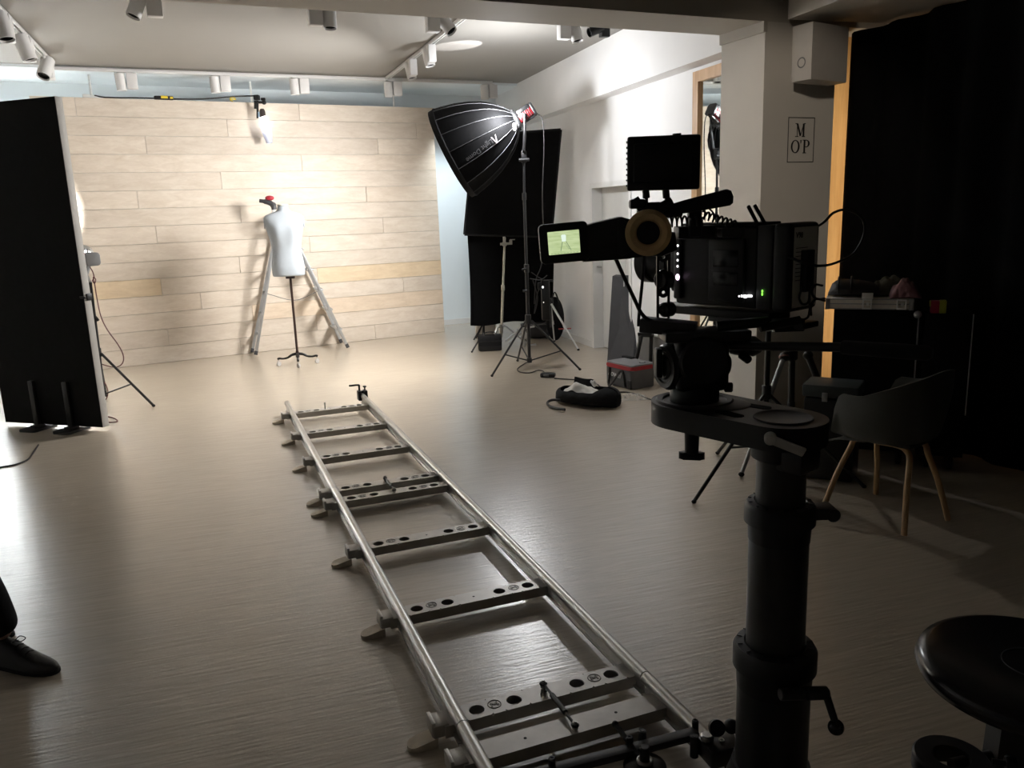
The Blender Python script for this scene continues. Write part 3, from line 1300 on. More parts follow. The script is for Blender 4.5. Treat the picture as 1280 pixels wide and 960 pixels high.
# clamp block and bright lever at the column head
mb = MB()
mb.cyl((CX, CY, 1.03), (CX, CY, 1.07), .066, n=48, bevel=.004)
mb.X = AM
mb.box((alen + .052, -.018, -.075), (.062, .075, .055), bevel=.006)
cb = mb.build('head_clamp', M_BLACK, arm)
mb = MB()
l0, l1 = V(q(963, 549, 1.598)), V(q(1006, 566, 1.585))
d = l1 - l0
mb.X = frame((l0 + l1) / 2, d, V((0, -.25, 1)))
mb.box((0, 0, 0), (d.length, .007, .021), bevel=.003)
mb.cyl((-d.length / 2, -.006, 0), (-d.length / 2, .012, 0), .0125, n=20, bevel=.002)
mb.build('clamp_lever', mat('lever_steel', (0.50, 0.50, 0.49), .35, .3, var=.05), cb)
# ============================================================ FLUID HEAD
YH = Bc.y
hx = Bc.x


def R(px, py, dy=0.0):
    return V(q(px, py, YH + dy))


head = thing('fluid_head', 'black fluid head with a long pan handle, between the offset plate and the camera', 'tripod head', Bc)
mb = MB()
mb.lathe([(0, -.02), (.056, -.02), (.058, 0), (.058, .024), (.054, .030), (.054, .038), (0, .038)], 40, Matrix.Translation(Bc))
mb.build('head_base', M_BLACK, head)
mb = MB()
zb0, zb1 = ZP + .03, R(868, 424).z
mb.box((hx + .008, YH, (zb0 + zb1) / 2), (.125, .11, zb1 - zb0), bevel=.018, seg=4)
mb.cyl((hx + .008, YH + .065, (zb0 + zb1) / 2 + .015), (hx + .008, YH - .065, (zb0 + zb1) / 2 + .015), .058, n=36, bevel=.006)
mb.build('head_body', M_BLACK, head)
mb = MB()
dc = R(838, 458)
dx = V((-1, -.35, 0)).normalized()
mb.cyl(dc - dx * .03, dc + dx * .016, .056, n=36, bevel=.006)
mb.lathe([(.036, .016), (.040, .020), (.050, .020), (.053, .014)], 36, frame(dc, V((0, 0, 1)), dx))
mb.cyl(dc, dc + dx * .022, .030, n=28, bevel=.004)
drum = mb.build('drag_drum', M_SATIN, head)
mb = MB()
mb.box(dc + dx * .028 + V((-.004, 0, .012)), (.016, .034, .070), bevel=.005)
mb.build('lock_knob', M_BLACK, drum)
mb = MB()
kc = R(905, 484)
mb.cyl(kc, kc + V((.02, -.005, 0)), .012, n=20, bevel=.003)
kc = R(893, 455)
mb.cyl(kc, kc + V((.028, -.02, 0)), .026, n=28, bevel=.004)
build_each(mb, 'lock_knob', M_BLACK, head)
# pan handle
mb = MB()
h0, h1, h2 = R(905, 432), R(1052, 434, -.16), R(1166, 441, -.27)
mb.cyl(h0, h1, .0105, n=20)
ro = (h1 - h0).normalized()
mb.lathe([(0, -.03), (.022, -.03), (.024, -.02), (.024, .025), (.014, .04), (0, .04)], 24, frame(R(930, 432), V((0, 0, 1)), ro))
ph = mb.build('pan_handle', M_SATIN, head)
mb = MB()
L = (h2 - h1).length
mb.lathe([(0, 0), (.0135, 0), (.0155, .004), (.0155, L * .35), (.0165, L * .7), (.0155, L - .010), (.010, L), (0, L)], 24, frame(h1, V((0, 0, 1)), (h2 - h1)))
mb.build('handle_grip', M_RUBBER, ph)
mb = MB()
t0_ = R(925, 432)
mb.cyl(t0_ + V((0, -.01, -.02)), t0_ + V((.012, -.035, -.03)), .010, n=16, bevel=.002)
mb.build('handle_lock', M_BLACK, ph)
# sliding plates
mb = MB()
pz = R(868, 424).z
cA = V((-.766, .643, 0))
mb.X = frame(V((hx + .02, YH, pz + .012)), azdir(50 + 40), V((0, 0, 1)))
mb.box((0, 0, 0), (.20, .10, .024), bevel=.004)
mb.build('tilt_plate', M_SATIN, head)

# ========================================================== CINEMA CAMERA
CAZ = -40.0
cf, cr = azdir(CAZ), azdir(CAZ + 90)
YK = YH - .06
K = V(q(985, 392, YK))                 # rear left lower edge
KT = V(q(985, 279, YK))
hB = KT.z - K.z
CM = Matrix((cr, cf, V((0, 0, 1)))).transposed().to_4x4()
CM.translation = K                     # local: x to camera right, y forward, z up
camr = thing('cinema_camera', 'dark cinema camera body with viewfinder and battery, on the fluid head', 'camera', (K.x, K.y, K.z))
mb = MB()
mb.X = CM
mb.box((.066, .205, hB * .49), (.128, .235, hB * .94), bevel=.006)
mb.box((.066, .205, hB * .98), (.10, .22, .012), bevel=.003)
mb.box((-.0035, .165, hB * .46), (.010, .10, hB * .74), bevel=.003)
mb.box((.066, .335, hB * .5), (.11, .03, hB * .7), bevel=.01)
body = mb.build('camera_body', M_BLACK, camr)
mb = MB()
mb.X = CM
mb.box((-.003, .3125, hB * .49), (.012, .020, hB * .82), bevel=.005)
mb.build('grey_side_strip', mat('side_strip', (0.11, 0.11, 0.115), .35, .2, var=.05), body)
M_LEDW = mat('white_indicator', (.8, .8, .8), .4, emit=(1, .97, 1), estr=.9)
M_LEDG = mat('green_indicator', (.1, .6, .1), .4, emit=(.25, 1, .08), estr=.7)
M_LEDP = mat('pink_indicator', (.8, .6, .7), .4, emit=(1, .72, .95), estr=1.5)
mb = MB()
mb.X = CM
for fz in (.745, .645, .565, .49):
    mb.sphere((-.009, .308, hB * fz), .0026, (1, 1, 1.2), 10, 8)
build_each(mb, 'lit_button', M_LEDW, body)
mb = MB()
mb.X = CM
mb.sphere((-.009, .308, hB * .355), .0058, (.5, 1, 1.35), 14, 10)
mb.build('record_button', M_LEDP, body)
mb = MB()
mb.X = CM
for y, w in ((.118, .0024), (.102, .0062)):
    mb.prism(rrect(w * 2.2 if w > .004 else w * 1.6, .006, .0026 if w > .004 else .0017, 4), 0, .002, Matrix.Translation((-.0095 if y > .11 else -.0005, y, hB * .17)) @ Matrix.Rotation(PI / 2, 4, 'X') @ Matrix.Rotation(PI / 2, 4, 'Y'))
mb.sphere((-.0085, .125, hB * .165), .0022)
mb.sphere((-.0095, .108, hB * .168), .0042, (.4, 1.7, 1))
build_each(mb, 'status_light', M_LEDW, body)
mb = MB()
mb.X = CM
mb.box((-.0095, .165, hB * .60), (.0015, .07, hB * .20), bevel=.0005)
mb.box((-.0095, .165, hB * .36), (.0015, .07, hB * .16), bevel=.0005)
build_each(mb, 'side_display', M_GLOSS, body)
# lens port and follow-focus discs on the front
mb = MB()
f0 = CM @ V((.066, .34, hB * .5))
mb.cyl(f0, f0 + cf * .11, .046, n=40, bevel=.004)
mb.cyl(f0 + cf * .03, f0 + cf * .05, .050, n=40, bevel=.003)
mb.cyl(f0 + cf * .10, f0 + cf * .135, .055, n=40, bevel=.004)
ln = mb.build('lens', M_SATIN, camr)
mb = MB()
for (px, py, r) in ((829, 350, .022), (833, 387, .018)):
    c = R(px, py, .06)
    mb.cyl(c - cr * .012, c + cr * .02, r, n=32, bevel=.004)
build_each(mb, 'focus_wheel', M_BLACK, camr)
mb = MB()
s0, s1 = R(829, 310, .05), R(829, 398, .05)
for k in range(4):
    p = s0.lerp(s1, (k + .5) / 4)
    mb.lathe([(.004, -.003), (.013, -.003), (.013, .003), (.004, .003), (.004, -.003)], 16, frame(p, V((0, 0, 1)), V((0, -1, 0))))
mb.box((s0 + s1) / 2 + V((-.013, 0, 0)), (.006, .006, (s1 - s0).length))
mb.box((s0 + s1) / 2 + V((.013, 0, 0)), (.006, .006, (s1 - s0).length))
mb.build('cheese_plate', M_SATIN, camr)

# battery with label at the rear
mb = MB()
mb.X = CM
mb.box((.066, .068, hB * .50), (.126, .040, hB * .96), bevel=.004)
mb.build('battery_plate', M_DKGREY, camr)
mb = MB()
mb.X = CM
mb.box((.064, .0235, hB * .50), (.128, .047, hB * 1.0), bevel=.012, seg=4)
bat = mb.build('battery', M_BLACK, camr)
mb = MB()
mb.X = CM
mb.box((.064, -.0006, hB * .5), (.100, .0016, hB * .90), bevel=.0006)
lbl = mb.build('battery_label', mat('grey_label', (0.62, 0.60, 0.56), .55, var=.06), bat)
LM = CM @ Matrix.Translation((.064, -.0016, hB * .5)) @ Matrix.Rotation(PI / 2, 4, 'X')
text_mesh('V98', .018, LM @ Matrix.Translation((-.030, hB * .36, 0)), .0003, bold=.0004).build('lettering', M_PRINTDK, lbl)
mb = MB()
for k in range(9):
    w = .030 if k else .05
    mb.box((-.028 + (w - .03) / 2, hB * (.22 - .045 * k), .0002), (w, .0016, .0004), LM)
mb.build('small_print', M_DKGREY, lbl)
mb = MB()
mb.X = CM
mb.box((.060, -.009, hB * .46), (.034, .018, hB * .47), bevel=.003)
mb.build('power_tap', M_BLACK, bat)
mb = MB()
mb.X = CM
for z in (.32, .355):
    mb.sphere((-.0005, .068, hB * (z - .12)), .0024, (.6, 1, 1.5), 10, 8)
build_each(mb, 'charge_light', M_LEDG, bat)
# cables round the battery
mb = MB()
mb.tube([R(1003, 358, -.08), R(999, 372, -.085), R(1003, 380, -.09), R(1010, 378, -.09), R(1012, 366, -.085), R(1012, 352, -.08)], .0026, smooth=6)
mb.tube([R(1028, 357, -.06), R(1019, 356, -.075), R(1015, 363, -.085), R(1017, 371, -.085), R(1024, 374, -.075), R(1031, 373, -.05)], .0026, smooth=6)
mb.tube([R(1012, 352, -.08), R(1012, 378, -.09), R(1012, 388, -.08), R(1008, 398, -.06), R(990, 402, -.05)], .0028, smooth=6)
mb.tube([R(1031, 376, -.06), R(1020, 374, -.08), R(1014, 382, -.085), R(1014, 394, -.07)], .0026, smooth=6)
mb.tube([R(986, 321, -.07), R(995, 325, -.08), R(1012, 331, -.085), R(1030, 332, -.07), R(1046, 328, -.06), R(1066, 318, -.05), R(1078, 300, -.05), R(1081, 282, -.05), R(1074, 269, -.05), R(1058, 262, -.04), R(1042, 266, -.03), R(1032, 276, -.02), R(1024, 282, 0)], .0030, smooth=6)
mb.build('cable', M_CORD, camr)
# antennas
mb = MB()
for (a, b_) in (((935, 257), (951, 288)), ((943, 256), (961, 288))):
    mb.cyl(R(*b_, .04), R(*a, .04), .0042, .0046, n=12, bevel=.002)
mb.cyl(R(951, 286, .04), R(958, 300, .04), .008, n=12)
mb.cyl(R(961, 286, .04), R(964, 300, .04), .008, n=12)
build_each(mb, 'antenna', M_BLACK, camr)
mb = MB()
mb.box(R(960, 296, .05), (.05, .05, .035), bevel=.006)
mb.box(R(925, 290, .06), (.10, .05, .022), bevel=.004)
mb.box(R(868, 290, .09), (.09, .06, .030), bevel=.004)
build_each(mb, 'receiver_box', M_BLACK, camr)
# top handle
mb = MB()
a0, a1 = R(836, 263, .07), R(914, 246, .0)
d = a1 - a0
mb.X = frame(a0, d, V((0, 0, 1)))
L = d.length
mb.prism([(0, -.012), (L * .3, -.015), (L * .95, -.0185), (L, -.014), (L + .003, 0), (L, .014), (L * .95, .019), (L * .3, .015), (0, .012)], -.014, .014, Matrix.Rotation(PI / 2, 4, 'X'), bevel=.005, seg=3)
mb.X = Matrix.Identity(4)
mb.build('top_handle', M_RUBBER, camr)
mb = MB()
mb.box(R(868, 276, .06), (.030, .030, .075), bevel=.004)
mb.box(R(838, 264, .07), (.055, .03, .030), bevel=.006)
mb.box(R(812, 262, .06), (.060, .026, .034), bevel=.008)
mb.box(R(797, 255, .05), (.040, .028, .022), bevel=.006)
mb.cyl(R(790, 256, .05), R(800, 250, .05), .010, n=16)
mb.cyl(R(822, 262, .05), R(840, 252, .05), .012, n=16)
mb.tube([R(795, 258, .05), R(800, 264, .05), R(806, 270, .05)], .003, smooth=4)
mb.build('handle_mount', M_BLACK, camr)
# coiled cable
mb = MB()


def coil(a, b_, turns, r):
    pts = []
    d = b_ - a
    u1 = d.normalized().orthogonal().normalized()
    u2 = d.normalized().cross(u1)
    for k in range(turns * 10 + 1):
        t = 2 * PI * k / 10
        pts.append(a + d * (k / (turns * 10)) + u1 * (r * math.cos(t)) + u2 * (r * math.sin(t)))
    return pts


mb.tube([R(818, 270, .05), R(829, 268, .05), R(838, 268, .05)], .0026, smooth=4)
mb.tube(coil(R(836, 277, .05), R(880, 276, .05), 7, .012), .0026, n=6)
mb.tube(coil(R(878, 268, .05), R(922, 282, .05), 8, .009), .0026, n=6)
mb.tube([R(880, 257, .05), R(888, 262, .05), R(895, 271, .05)], .0022, smooth=4)
mb.build('coiled_cable', M_CORD, camr)
# bridge plate
mb = MB()
bz = R(868, 410).z
mb.X = CM
mb.box((.05, .22, -.014), (.09, .34, .020), bevel=.003)
mb.box((.05, .10, -.030), (.07, .26, .014), bevel=.003)
mb.build('bridge_plate', M_SATIN, camr)
mb = MB()
e0 = R(802, 405, .04)
mb.X = frame((e0 + R(870, 412, .0)) / 2, R(870, 412, .0) - e0)
mb.box((0, 0, 0), (.13, .06, .032), bevel=.002)
mb.build('base_bar', mat('grey_bar', (0.035, .035, .036), .5, var=.05), camr)
mb = MB()
c0 = R(918, 398, -.08)
mb.cyl(R(896, 408, -.05), R(960, 402, -.06), .012, n=16)
mb.cyl(R(950, 410, -.06), R(1000, 400, -.06), .010, n=16)
mb.box(R(985, 406, -.04), (.07, .03, .03), bevel=.004)
mb.build('rod_clamp', M_BLACK, camr)
# viewfinder
mb = MB()
FM = frame(R(785, 298, -.06), V((1, 0, 0)), V((0, 0, 1))) @ Matrix.Rotation(PI / 2, 4, 'X')
cpx = lambda x, y: ((R(x, y, -.06) - R(785, 298, -.06)).x, (R(x, y, -.06) - R(785, 298, -.06)).z)
mb.prism([cpx(*p) for p in ((728, 283), (742, 279), (776, 271), (786, 274), (800, 285), (842, 290), (845, 312), (826, 320), (800, 318), (786, 323), (728, 327))], -.05, .02, FM, bevel=.004)
vf = mb.build('viewfinder', M_BLACK, camr)
mb = MB()
mb.prism([cpx(*p) for p in ((770, 275), (777, 273), (790, 285), (790, 312), (776, 320), (770, 316))], -.052, .0225, FM, bevel=.004)
mb.build('hinge', M_SATIN, vf)
mb = MB()
ec = R(810.5, 291, -.10)
EM = frame(ec, V((1, -.12, 0)), (CAM - ec))
mb.lathe([(.026, -.02), (.046, -.018), (.0505, -.004), (.0495, .006), (.040, .012), (.029, .009), (.0255, 0), (.0255, -.02)], 56, EM)
mb.build('eyecup_ring', mat('chamois_eyecup', (0.72, 0.50, 0.25), .85, var=.10, scale=60, bump=.1, bscale=500), vf)
mb = MB()
mb.lathe([(.0, -.014), (.018, -.012), (.027, -.016)], 40, EM)
mb.lathe([(.0, -.03), (.044, -.03), (.044, -.012), (.0, -.012)], 40, EM)
mb.build('eyepiece', M_GLOSS, vf)
mb = MB()
LC = frame(R(705.5, 303.5, -.09), V((1, .06, .055)), V((0, 0, 1))) @ Matrix.Rotation(PI / 2, 4, 'X')
mb.prism(rrect(.108, .086, .010, 5), -.022, 0, LC, bevel=.003)
lcd = mb.build('flip_screen', M_BLACK, vf)


def screen_material():
    m, nt, b = nodes_of('viewfinder_picture')
    N, L = nt.nodes, nt.links
    tc = N.new('ShaderNodeTexCoord')
    mp = N.new('ShaderNodeMapping')
    mp.inputs['Scale'].default_value = (30, 30, 220)
    L.new(tc.outputs['Object'], mp.inputs['Vector'])
    nz = N.new('ShaderNodeTexNoise')
    nz.inputs['Scale'].default_value = 1.0
    L.new(mp.outputs[0], nz.inputs['Vector'])
    rp = N.new('ShaderNodeValToRGB')
    rp.color_ramp.elements[0].position = .35
    rp.color_ramp.elements[1].position = .7
    rp.color_ramp.elements[0].color = (.40, .50, .24, 1)
    rp.color_ramp.elements[1].color = (.56, .66, .37, 1)
    L.new(nz.outputs['Fac'], rp.inputs['Fac'])
    L.new(rp.outputs[0], b.inputs['Emission Color'])
    b.inputs['Emission Strength'].default_value = .42
    b.inputs['Base Color'].default_value = (.02, .02, .02, 1)
    return m


mb = MB()
mb.prism(rrect(.070, .050, .001, 2), 0, .0008, LC @ Matrix.Translation((-.001, .001, 0)))
sc_ = mb.build('screen', screen_material(), lcd)
mb = MB()
SM = LC @ Matrix.Translation((-.001, .001, .0008))
mb.prism([(-.004, .002), (.0045, .002), (.0055, .015), (.003, .017), (-.003, .017), (-.0055, .015)], 0, .0004, SM)
mb.build('screen_figure', mat('screen_white', (.1, .1, .1), .4, emit=(.72, .85, .74), estr=.42), sc_)
mb = MB()
for x0, x1 in ((-.004, -.009), (.004, .014)):
    mb.prism([(x0, .002), (x0 + .0014, .002), (x1 + .0014, -.018), (x1, -.018)], 0, .0004, SM)
for k in range(5):
    xx = .003 + k * .0018
    mb.prism([(xx - .002, -.002 - k * .003), (xx + .0015, -.002 - k * .003), (xx + .0015, -.0028 - k * .003), (xx - .002, -.0028 - k * .003)], 0, .0004, SM)
for k in range(9):
    mb.prism([(-.030 + k * .007, -.0235), (-.026 + k * .007, -.0235), (-.026 + k * .007, -.0225), (-.030 + k * .007, -.0225)], 0, .0004, SM)
mb.build('screen_detail', mat('screen_dark', (.02, .02, .02), .4, emit=(.06, .09, .05), estr=1.0), sc_)
# hanging cables from the viewfinder
mb = MB()
mb.tube([R(769, 322, -.03), R(778, 342, -.02), R(793, 374, 0), R(802, 392, .0), R(814, 401, .01), R(835, 404, .03)], .0045, smooth=6)
mb.tube([R(805, 318, .05), R(803, 350, .07), R(799, 390, .09), R(798, 408, .09)], .0040, smooth=6)
build_each(mb, 'hanging_cable', M_CORD, vf)

# ================================================================ MONITOR
mon = thing('field_monitor', 'black field monitor seen from behind, mounted above the cinema camera', 'monitor', R(828, 205, .05))
mb = MB()
mc = R(829, 204, .05)
MM = frame(mc, V((1, -.16, -.012)), V((.0, 0, 1)))
w_, h_ = .166, .122
mb.box((0, 0, 0), (w_, .034, h_), MM, bevel=.005)
mb.box((0, -.020, 0), (w_ * .82, .012, h_ * .72), MM, bevel=.004)
for k in range(9):
    mb.box((-w_ / 2 - .0008, 0, -h_ / 2 + .012 + k * (h_ - .024) / 8), (.003, .026, .004), MM, bevel=.001)
mo = mb.build('housing', M_BLACK, mon)
mb = MB()
mb.box((0, .0175, 0), (w_ - .012, .002, h_ - .016), MM)
mb.build('display', M_GLOSS, mon)
mb = MB()
for px in (807, 832):
    mb.cyl(R(px, 236, .05), R(px + 1, 248, .05), .0085, n=16, bevel=.002)
    mb.cyl(R(px + 1, 247, .05), R(px + 1, 254, .05), .004, n=12)
build_each(mb, 'mount_post', M_SATIN, mon)
mb = MB()
mb.cyl(MM @ V((.03, 0, h_ / 2)), MM @ V((.03, 0, h_ / 2 + .004)), .010, n=16)
mb.build('thumb_wheel', M_BLACK, mon)
# ============================================================ DRESS FORM
BM = g(373, 456)
YM = BM.y + .0
form = thing('dress_form', 'white headless torso dress form on a black wheeled stand, in front of the plank partition', 'mannequin', (BM.x, BM.y, 0))
FMX = frame((BM.x - .012, BM.y, 0), azdir(74))       # local x = across the shoulders, y = back, z up
# rings: z, half width, half depth, centre offset x, y
RINGS = [(.978, .155, .105, 0, 0), (.984, .166, .116, 0, 0), (1.00, .172, .122, 0, 0), (1.06, .174, .126, 0, 0), (1.12, .170, .122, 0, -.002), (1.18, .160, .113, 0, -.004),
         (1.24, .152, .106, 0, -.006), (1.30, .154, .108, 0, -.008), (1.36, .164, .116, 0, -.012), (1.42, .178, .124, 0, -.014), (1.48, .192, .128, 0, -.014),
         (1.53, .202, .122, 0, -.008), (1.57, .208, .110, 0, 0), (1.600, .207, .096, 0, .006), (1.625, .192, .084, 0, .012), (1.642, .155, .074, 0, .014), (1.655, .112, .068, 0, .016),
         (1.666, .076, .062, 0, .014), (1.680, .060, .058, 0, .010), (1.705, .054, .055, 0, .006), (1.726, .055, .056, 0, .004)]
mb = MB()
n = 48
rows = []
for z, a, b_, ox, oy in RINGS:
    row = []
    ex = 2.35 if z < 1.63 else 2.0
    for k in range(n):
        t = 2 * PI * k / n
        ct, st_ = math.cos(t), math.sin(t)
        x = a * math.copysign(abs(ct) ** (2 / ex), ct)
        y = b_ * math.copysign(abs(st_) ** (2 / ex), st_)
        if 1.34 < z < 1.56 and y < 0:
            y -= .010 * math.exp(-((abs(x) - .085) / .05) ** 2)
        row.append((x + ox, y + oy, z))
    rows.append(row)
mb.X = FMX
Rr = mb.grid(rows, closed_v=True)
mb.bm.faces.new(Rr[0][::-1])
mb.bm.faces.new(Rr[-1])
M_FORM = mat('white_jersey', (0.39, 0.425, 0.46), .75, var=.02, bump=.12, bscale=500)
torso = mb.build('torso', M_FORM, form, subsurf=1, ang=60)
mb = MB()
mb.X = FMX
mb.lathe([(0, 1.722), (.057, 1.722), (.058, 1.726), (.056, 1.736), (0, 1.738)], 40, Matrix.Translation((0, .004, 0)))
mb.build('neck_cap', mat('cream_cap', (.62, .60, .54), .5, var=.03), torso)
mb = MB()
mb.X = FMX
for s in (-1, 1):
    mb.lathe([(0, .0), (.048, 0), (.05, .004), (.045, .010), (0, .012)], 28, Matrix.Translation((s * .198, .004, 1.545)) @ Matrix.Rotation(s * PI / 2, 4, 'Y') @ Matrix.Diagonal((1.25, 1, 1, 1)))
mb.build('armhole_cap', M_FORM, torso)
# stand
M_IRON = mat('black_iron', (.012, .011, .011), .35, .3, var=.1)
mb = MB()
mb.cyl((BM.x, BM.y, .10), (BM.x, BM.y, .985), .013, n=20)
mb.cyl((BM.x, BM.y, .085), (BM.x, BM.y, .16), .022, .016, n=20, bevel=.003)
mb.lathe([(0, .95), (.05, .952), (.05, .976), (0, .978)], 24, Matrix.Translation((BM.x, BM.y, 0)))
mb.build('pole', mat('dark_wood_pole', (.035, .018, .014), .35, var=.15), form)
for k, a in enumerate((75, 165, 255, 345)):
    mb = MB()
    d = azdir(a)
    P = [V((BM.x, BM.y, .125)) + d * .015, V((BM.x, BM.y, .115)) + d * .06, V((BM.x, BM.y, .088)) + d * .11, V((BM.x, BM.y, .082)) + d * .16, V((BM.x, BM.y, .088)) + d * .195, V((BM.x, BM.y, .080)) + d * .215]
    mb.tube(P, .012, n=10, smooth=5, radii=[.016, .014, .012, .011, .012, .013])
    fo = mb.build('foot', M_IRON, form)
    mb = MB()
    c = V((BM.x, BM.y, .0)) + d * .205
    e = azdir(a + 60)
    mb.cyl(c + V((0, 0, .027)) - e * .010, c + V((0, 0, .027)) + e * .010, .027, n=20, bevel=.004)
    mb.tube([c + V((0, 0, .085)), c + V((0, 0, .062)), c + V((0, 0, .055)) + d * .012, c + V((0, 0, .028)) + d * .002], .006, n=8)
    mb.build('caster', mat('pale_caster', (.42, .40, .38), .4, var=.05) if 'pale_caster' not in bpy.data.materials else bpy.data.materials['pale_caster'], fo)

# ================================================================ LADDER
lad = thing('step_ladder', 'aluminium double-sided step ladder standing open behind the white dress form', 'ladder', (-2.55, 9.75, 0))
# feet: left pair and right pair, apex behind the torso
LA, LB = V(g(316, 441)), V(g(320, 446.5))
LA = V((-3.13, 9.68, 0))
LB = V((-3.02, 9.47, 0))
ux = azdir(76)
LB = V(g(320, 445))
LA = V(g(313.5, 440.5))
RB = V(g(435, 436))
RA = V(g(426.5, 429.5))
if (RA - PA).dot(nP) < .05:
    RA += nP * (.05 - (RA - PA).dot(nP))
if (LA - PA).dot(nP) < .04:
    LA += nP * (.04 - (LA - PA).dot(nP))
apz = 1.62
ap = V(q(352, 277, 9.62))
TB = V((ap.x, (LB.y + RB.y) / 2 - .03, apz))
TA = TB - V((ux.y, -ux.x, 0)) * .26
M_LAD = M_ALUMATT


def stile(a, b_, side):
    mb = MB()
    d = b_ - a
    M = frame((a + b_) / 2, d, V((ux.y, -ux.x, 0)))
    mb.box((0, 0, 0), (d.length, .036, .022), M, bevel=.003)
    o = mb.build('stile', M_LAD, lad)
    mb = MB()
    mb.box((-d.length / 2 + .02, 0, 0), (.05, .042, .030), M, bevel=.004)
    mb.build('rubber_foot', M_DKGREY, o)


off = V((ux.y, -ux.x, 0))
for a, b_ in ((LA, TA + ux * -.03), (LB, TB + ux * -.03), (RA, TA + ux * .03), (RB, TB + ux * .03)):
    stile(V((a.x, a.y, .02)), b_, 0)
for (a0, a1, b0, b1, nst) in ((RA, RB, TA + ux * .03, TB + ux * .03, 6), (LA, LB, TA - ux * .03, TB - ux * .03, 6)):
    for k in range(1, nst + 1):
        f = k / (nst + .6)
        p0, p1 = V((a0.x, a0.y, 0)).lerp(b0, f), V((a1.x, a1.y, 0)).lerp(b1, f)
        mb = MB()
        d = p1 - p0
        if a0 is RA:
            mb.box((0, 0, 0), (d.length, .085, .022), frame((p0 + p1) / 2, d), bevel=.004)
        else:
            mb.box((0, 0, 0), (d.length, .030, .024), frame((p0 + p1) / 2, d), bevel=.003)
        mb.build('tread' if a0 is RA else 'rung', M_LAD, lad)
mb = MB()
mb.box((TA + TB) / 2 + V((0, 0, .015)), (.13, (TA - TB).length + .06, .035), bevel=.008, rz=math.radians(-(76 - 90)))
mb.build('top_hinge', M_DKGREY, lad)
mb = MB()
for P, Q, a, b_ in ((LB, RB, TB, TB),):
    f = .45
    p0, p1 = V((P.x, P.y, 0)).lerp(a, f), V((Q.x, Q.y, 0)).lerp(b_, f)
    mb.tube([p0, (p0 + p1) / 2 + V((0, .05, -.10)), p1], .004, n=6, smooth=6)
mb.build('strap', M_GREY, lad)

# dark hand-lamp clipped above the ladder
tw = thing('clip_lamp', "small dark clip lamp with a red knob, sticking up beside the dress form's neck", 'lamp', q(338, 257, 9.5))
Ql = lambda x, y: V(q(x, y, 9.5))
mb = MB()
mb.tube([Ql(324.5, 251), Ql(331, 252), Ql(338, 254), Ql(343, 258)], .026, n=12, smooth=4, radii=[.022, .028, .030, .034])
mb.tube([Ql(341, 254), Ql(343, 262)], .030, n=12)
mb.build('lamp_head', M_DKGREY, tw)
mb = MB()
mb.sphere(Ql(337, 247.5), .045, (1.15, .9, .62), 20, 12)
mb.build('red_knob', mat('red_plastic', (.42, .03, .045), .4, var=.1), tw)
mb = MB()
mb.cyl(Ql(340, 259), Ql(342, 268), .012, n=10)
mb.cyl(Ql(343, 262), Ql(341, 280), .012, n=10)
mb.cyl(Ql(341, 280), V((TB.x + .0, 9.52, apz + .0)), .012, n=10)
mb.build('bracket', M_WHITE, tw)

# ================================================== SOFTBOX LIGHT ON STAND
SY = 8.07
SP = V((.185, SY, 0))
lt = thing('softbox_light', 'large black parabolic softbox lamp on a tall black light stand, pointing left', 'studio light', (SP.x, SP.y, 0))
ring = V(q(645, 150, SY))
rimc = V(q(569, 190, SY)) + V((0, .07, 0))
axd = (rimc - ring).normalized()
depth = (rimc - ring).length
Rm = .445
DM = frame(ring, axd.orthogonal(), axd)
# rotate so that one seam faces the camera side
mb = MB()
prof = [(.085, .0), (.16, .055), (.235, .13), (.30, .225), (.355, .335), (.40, .46), (.43, .58), (Rm, depth)]
NS = 16
sub = 4
rows = []
for r, z in prof:
    row = []
    for k in range(NS * sub):
        a = 2 * PI * k / (NS * sub)
        f = (k % sub) / sub
        sag = 1 - .035 * math.sin(PI * f)          # cloth pulled flat between the ribs
        row.append((r * sag * math.cos(a), r * sag * math.sin(a), z))
    rows.append(row)
mb.X = DM
mb.grid(rows, closed_v=True)
M_DOMEOUT = mat('softbox_black_nylon', (.005, .005, .0055), .8, var=.15, scale=30, bump=.1, bscale=120, spec=.1)
dome = mb.build('dome', M_DOMEOUT, lt, ang=50)
mb = MB()
mb.X = DM
rows2 = []
for r, z in prof[:-1]:
    rows2.append([((r - .006) * .96 * math.cos(2 * PI * k / 48), (r - .006) * .96 * math.sin(2 * PI * k / 48), z + .004) for k in range(48)])
mb.grid(rows2, closed_v=True)
mb.build('silver_lining', mat('silver_lining', (.75, .75, .75), .35, .6, var=.03), dome)
mb = MB()
mb.X = DM
for k in range(NS):
    a = 2 * PI * k / NS
    P = [V((r * 1.008 * math.cos(a), r * 1.008 * math.sin(a), z)) for r, z in prof]
    mb.tube(P, .0032, n=6)
mb.build('seam_piping', mat('grey_piping', (.07, .07, .075), .5, var=.05), dome)
mb = MB()
mb.X = DM
mb.torus(Rm, .010, Matrix.Translation((0, 0, depth)), 64, 8)
rows3 = [[((Rm + .002) * math.cos(2 * PI * k / 64), (Rm + .002) * math.sin(2 * PI * k / 64), z) for k in range(64)] for z in (depth - .01, depth + .05)]
mb.grid(rows3, closed_v=True)
mb.build('rim_band', M_BLACKFAB, dome)
M_DIFF = mat('diffusion_cloth', (.8, .8, .8), .6, emit=(1.0, .98, .955), estr=DIFF_E)
mb = MB()
mb.X = DM
mb.lathe([(0, depth - .09), (.405, depth - .09)], 48)
mb.build('diffusion_cloth', M_DIFF, dome)
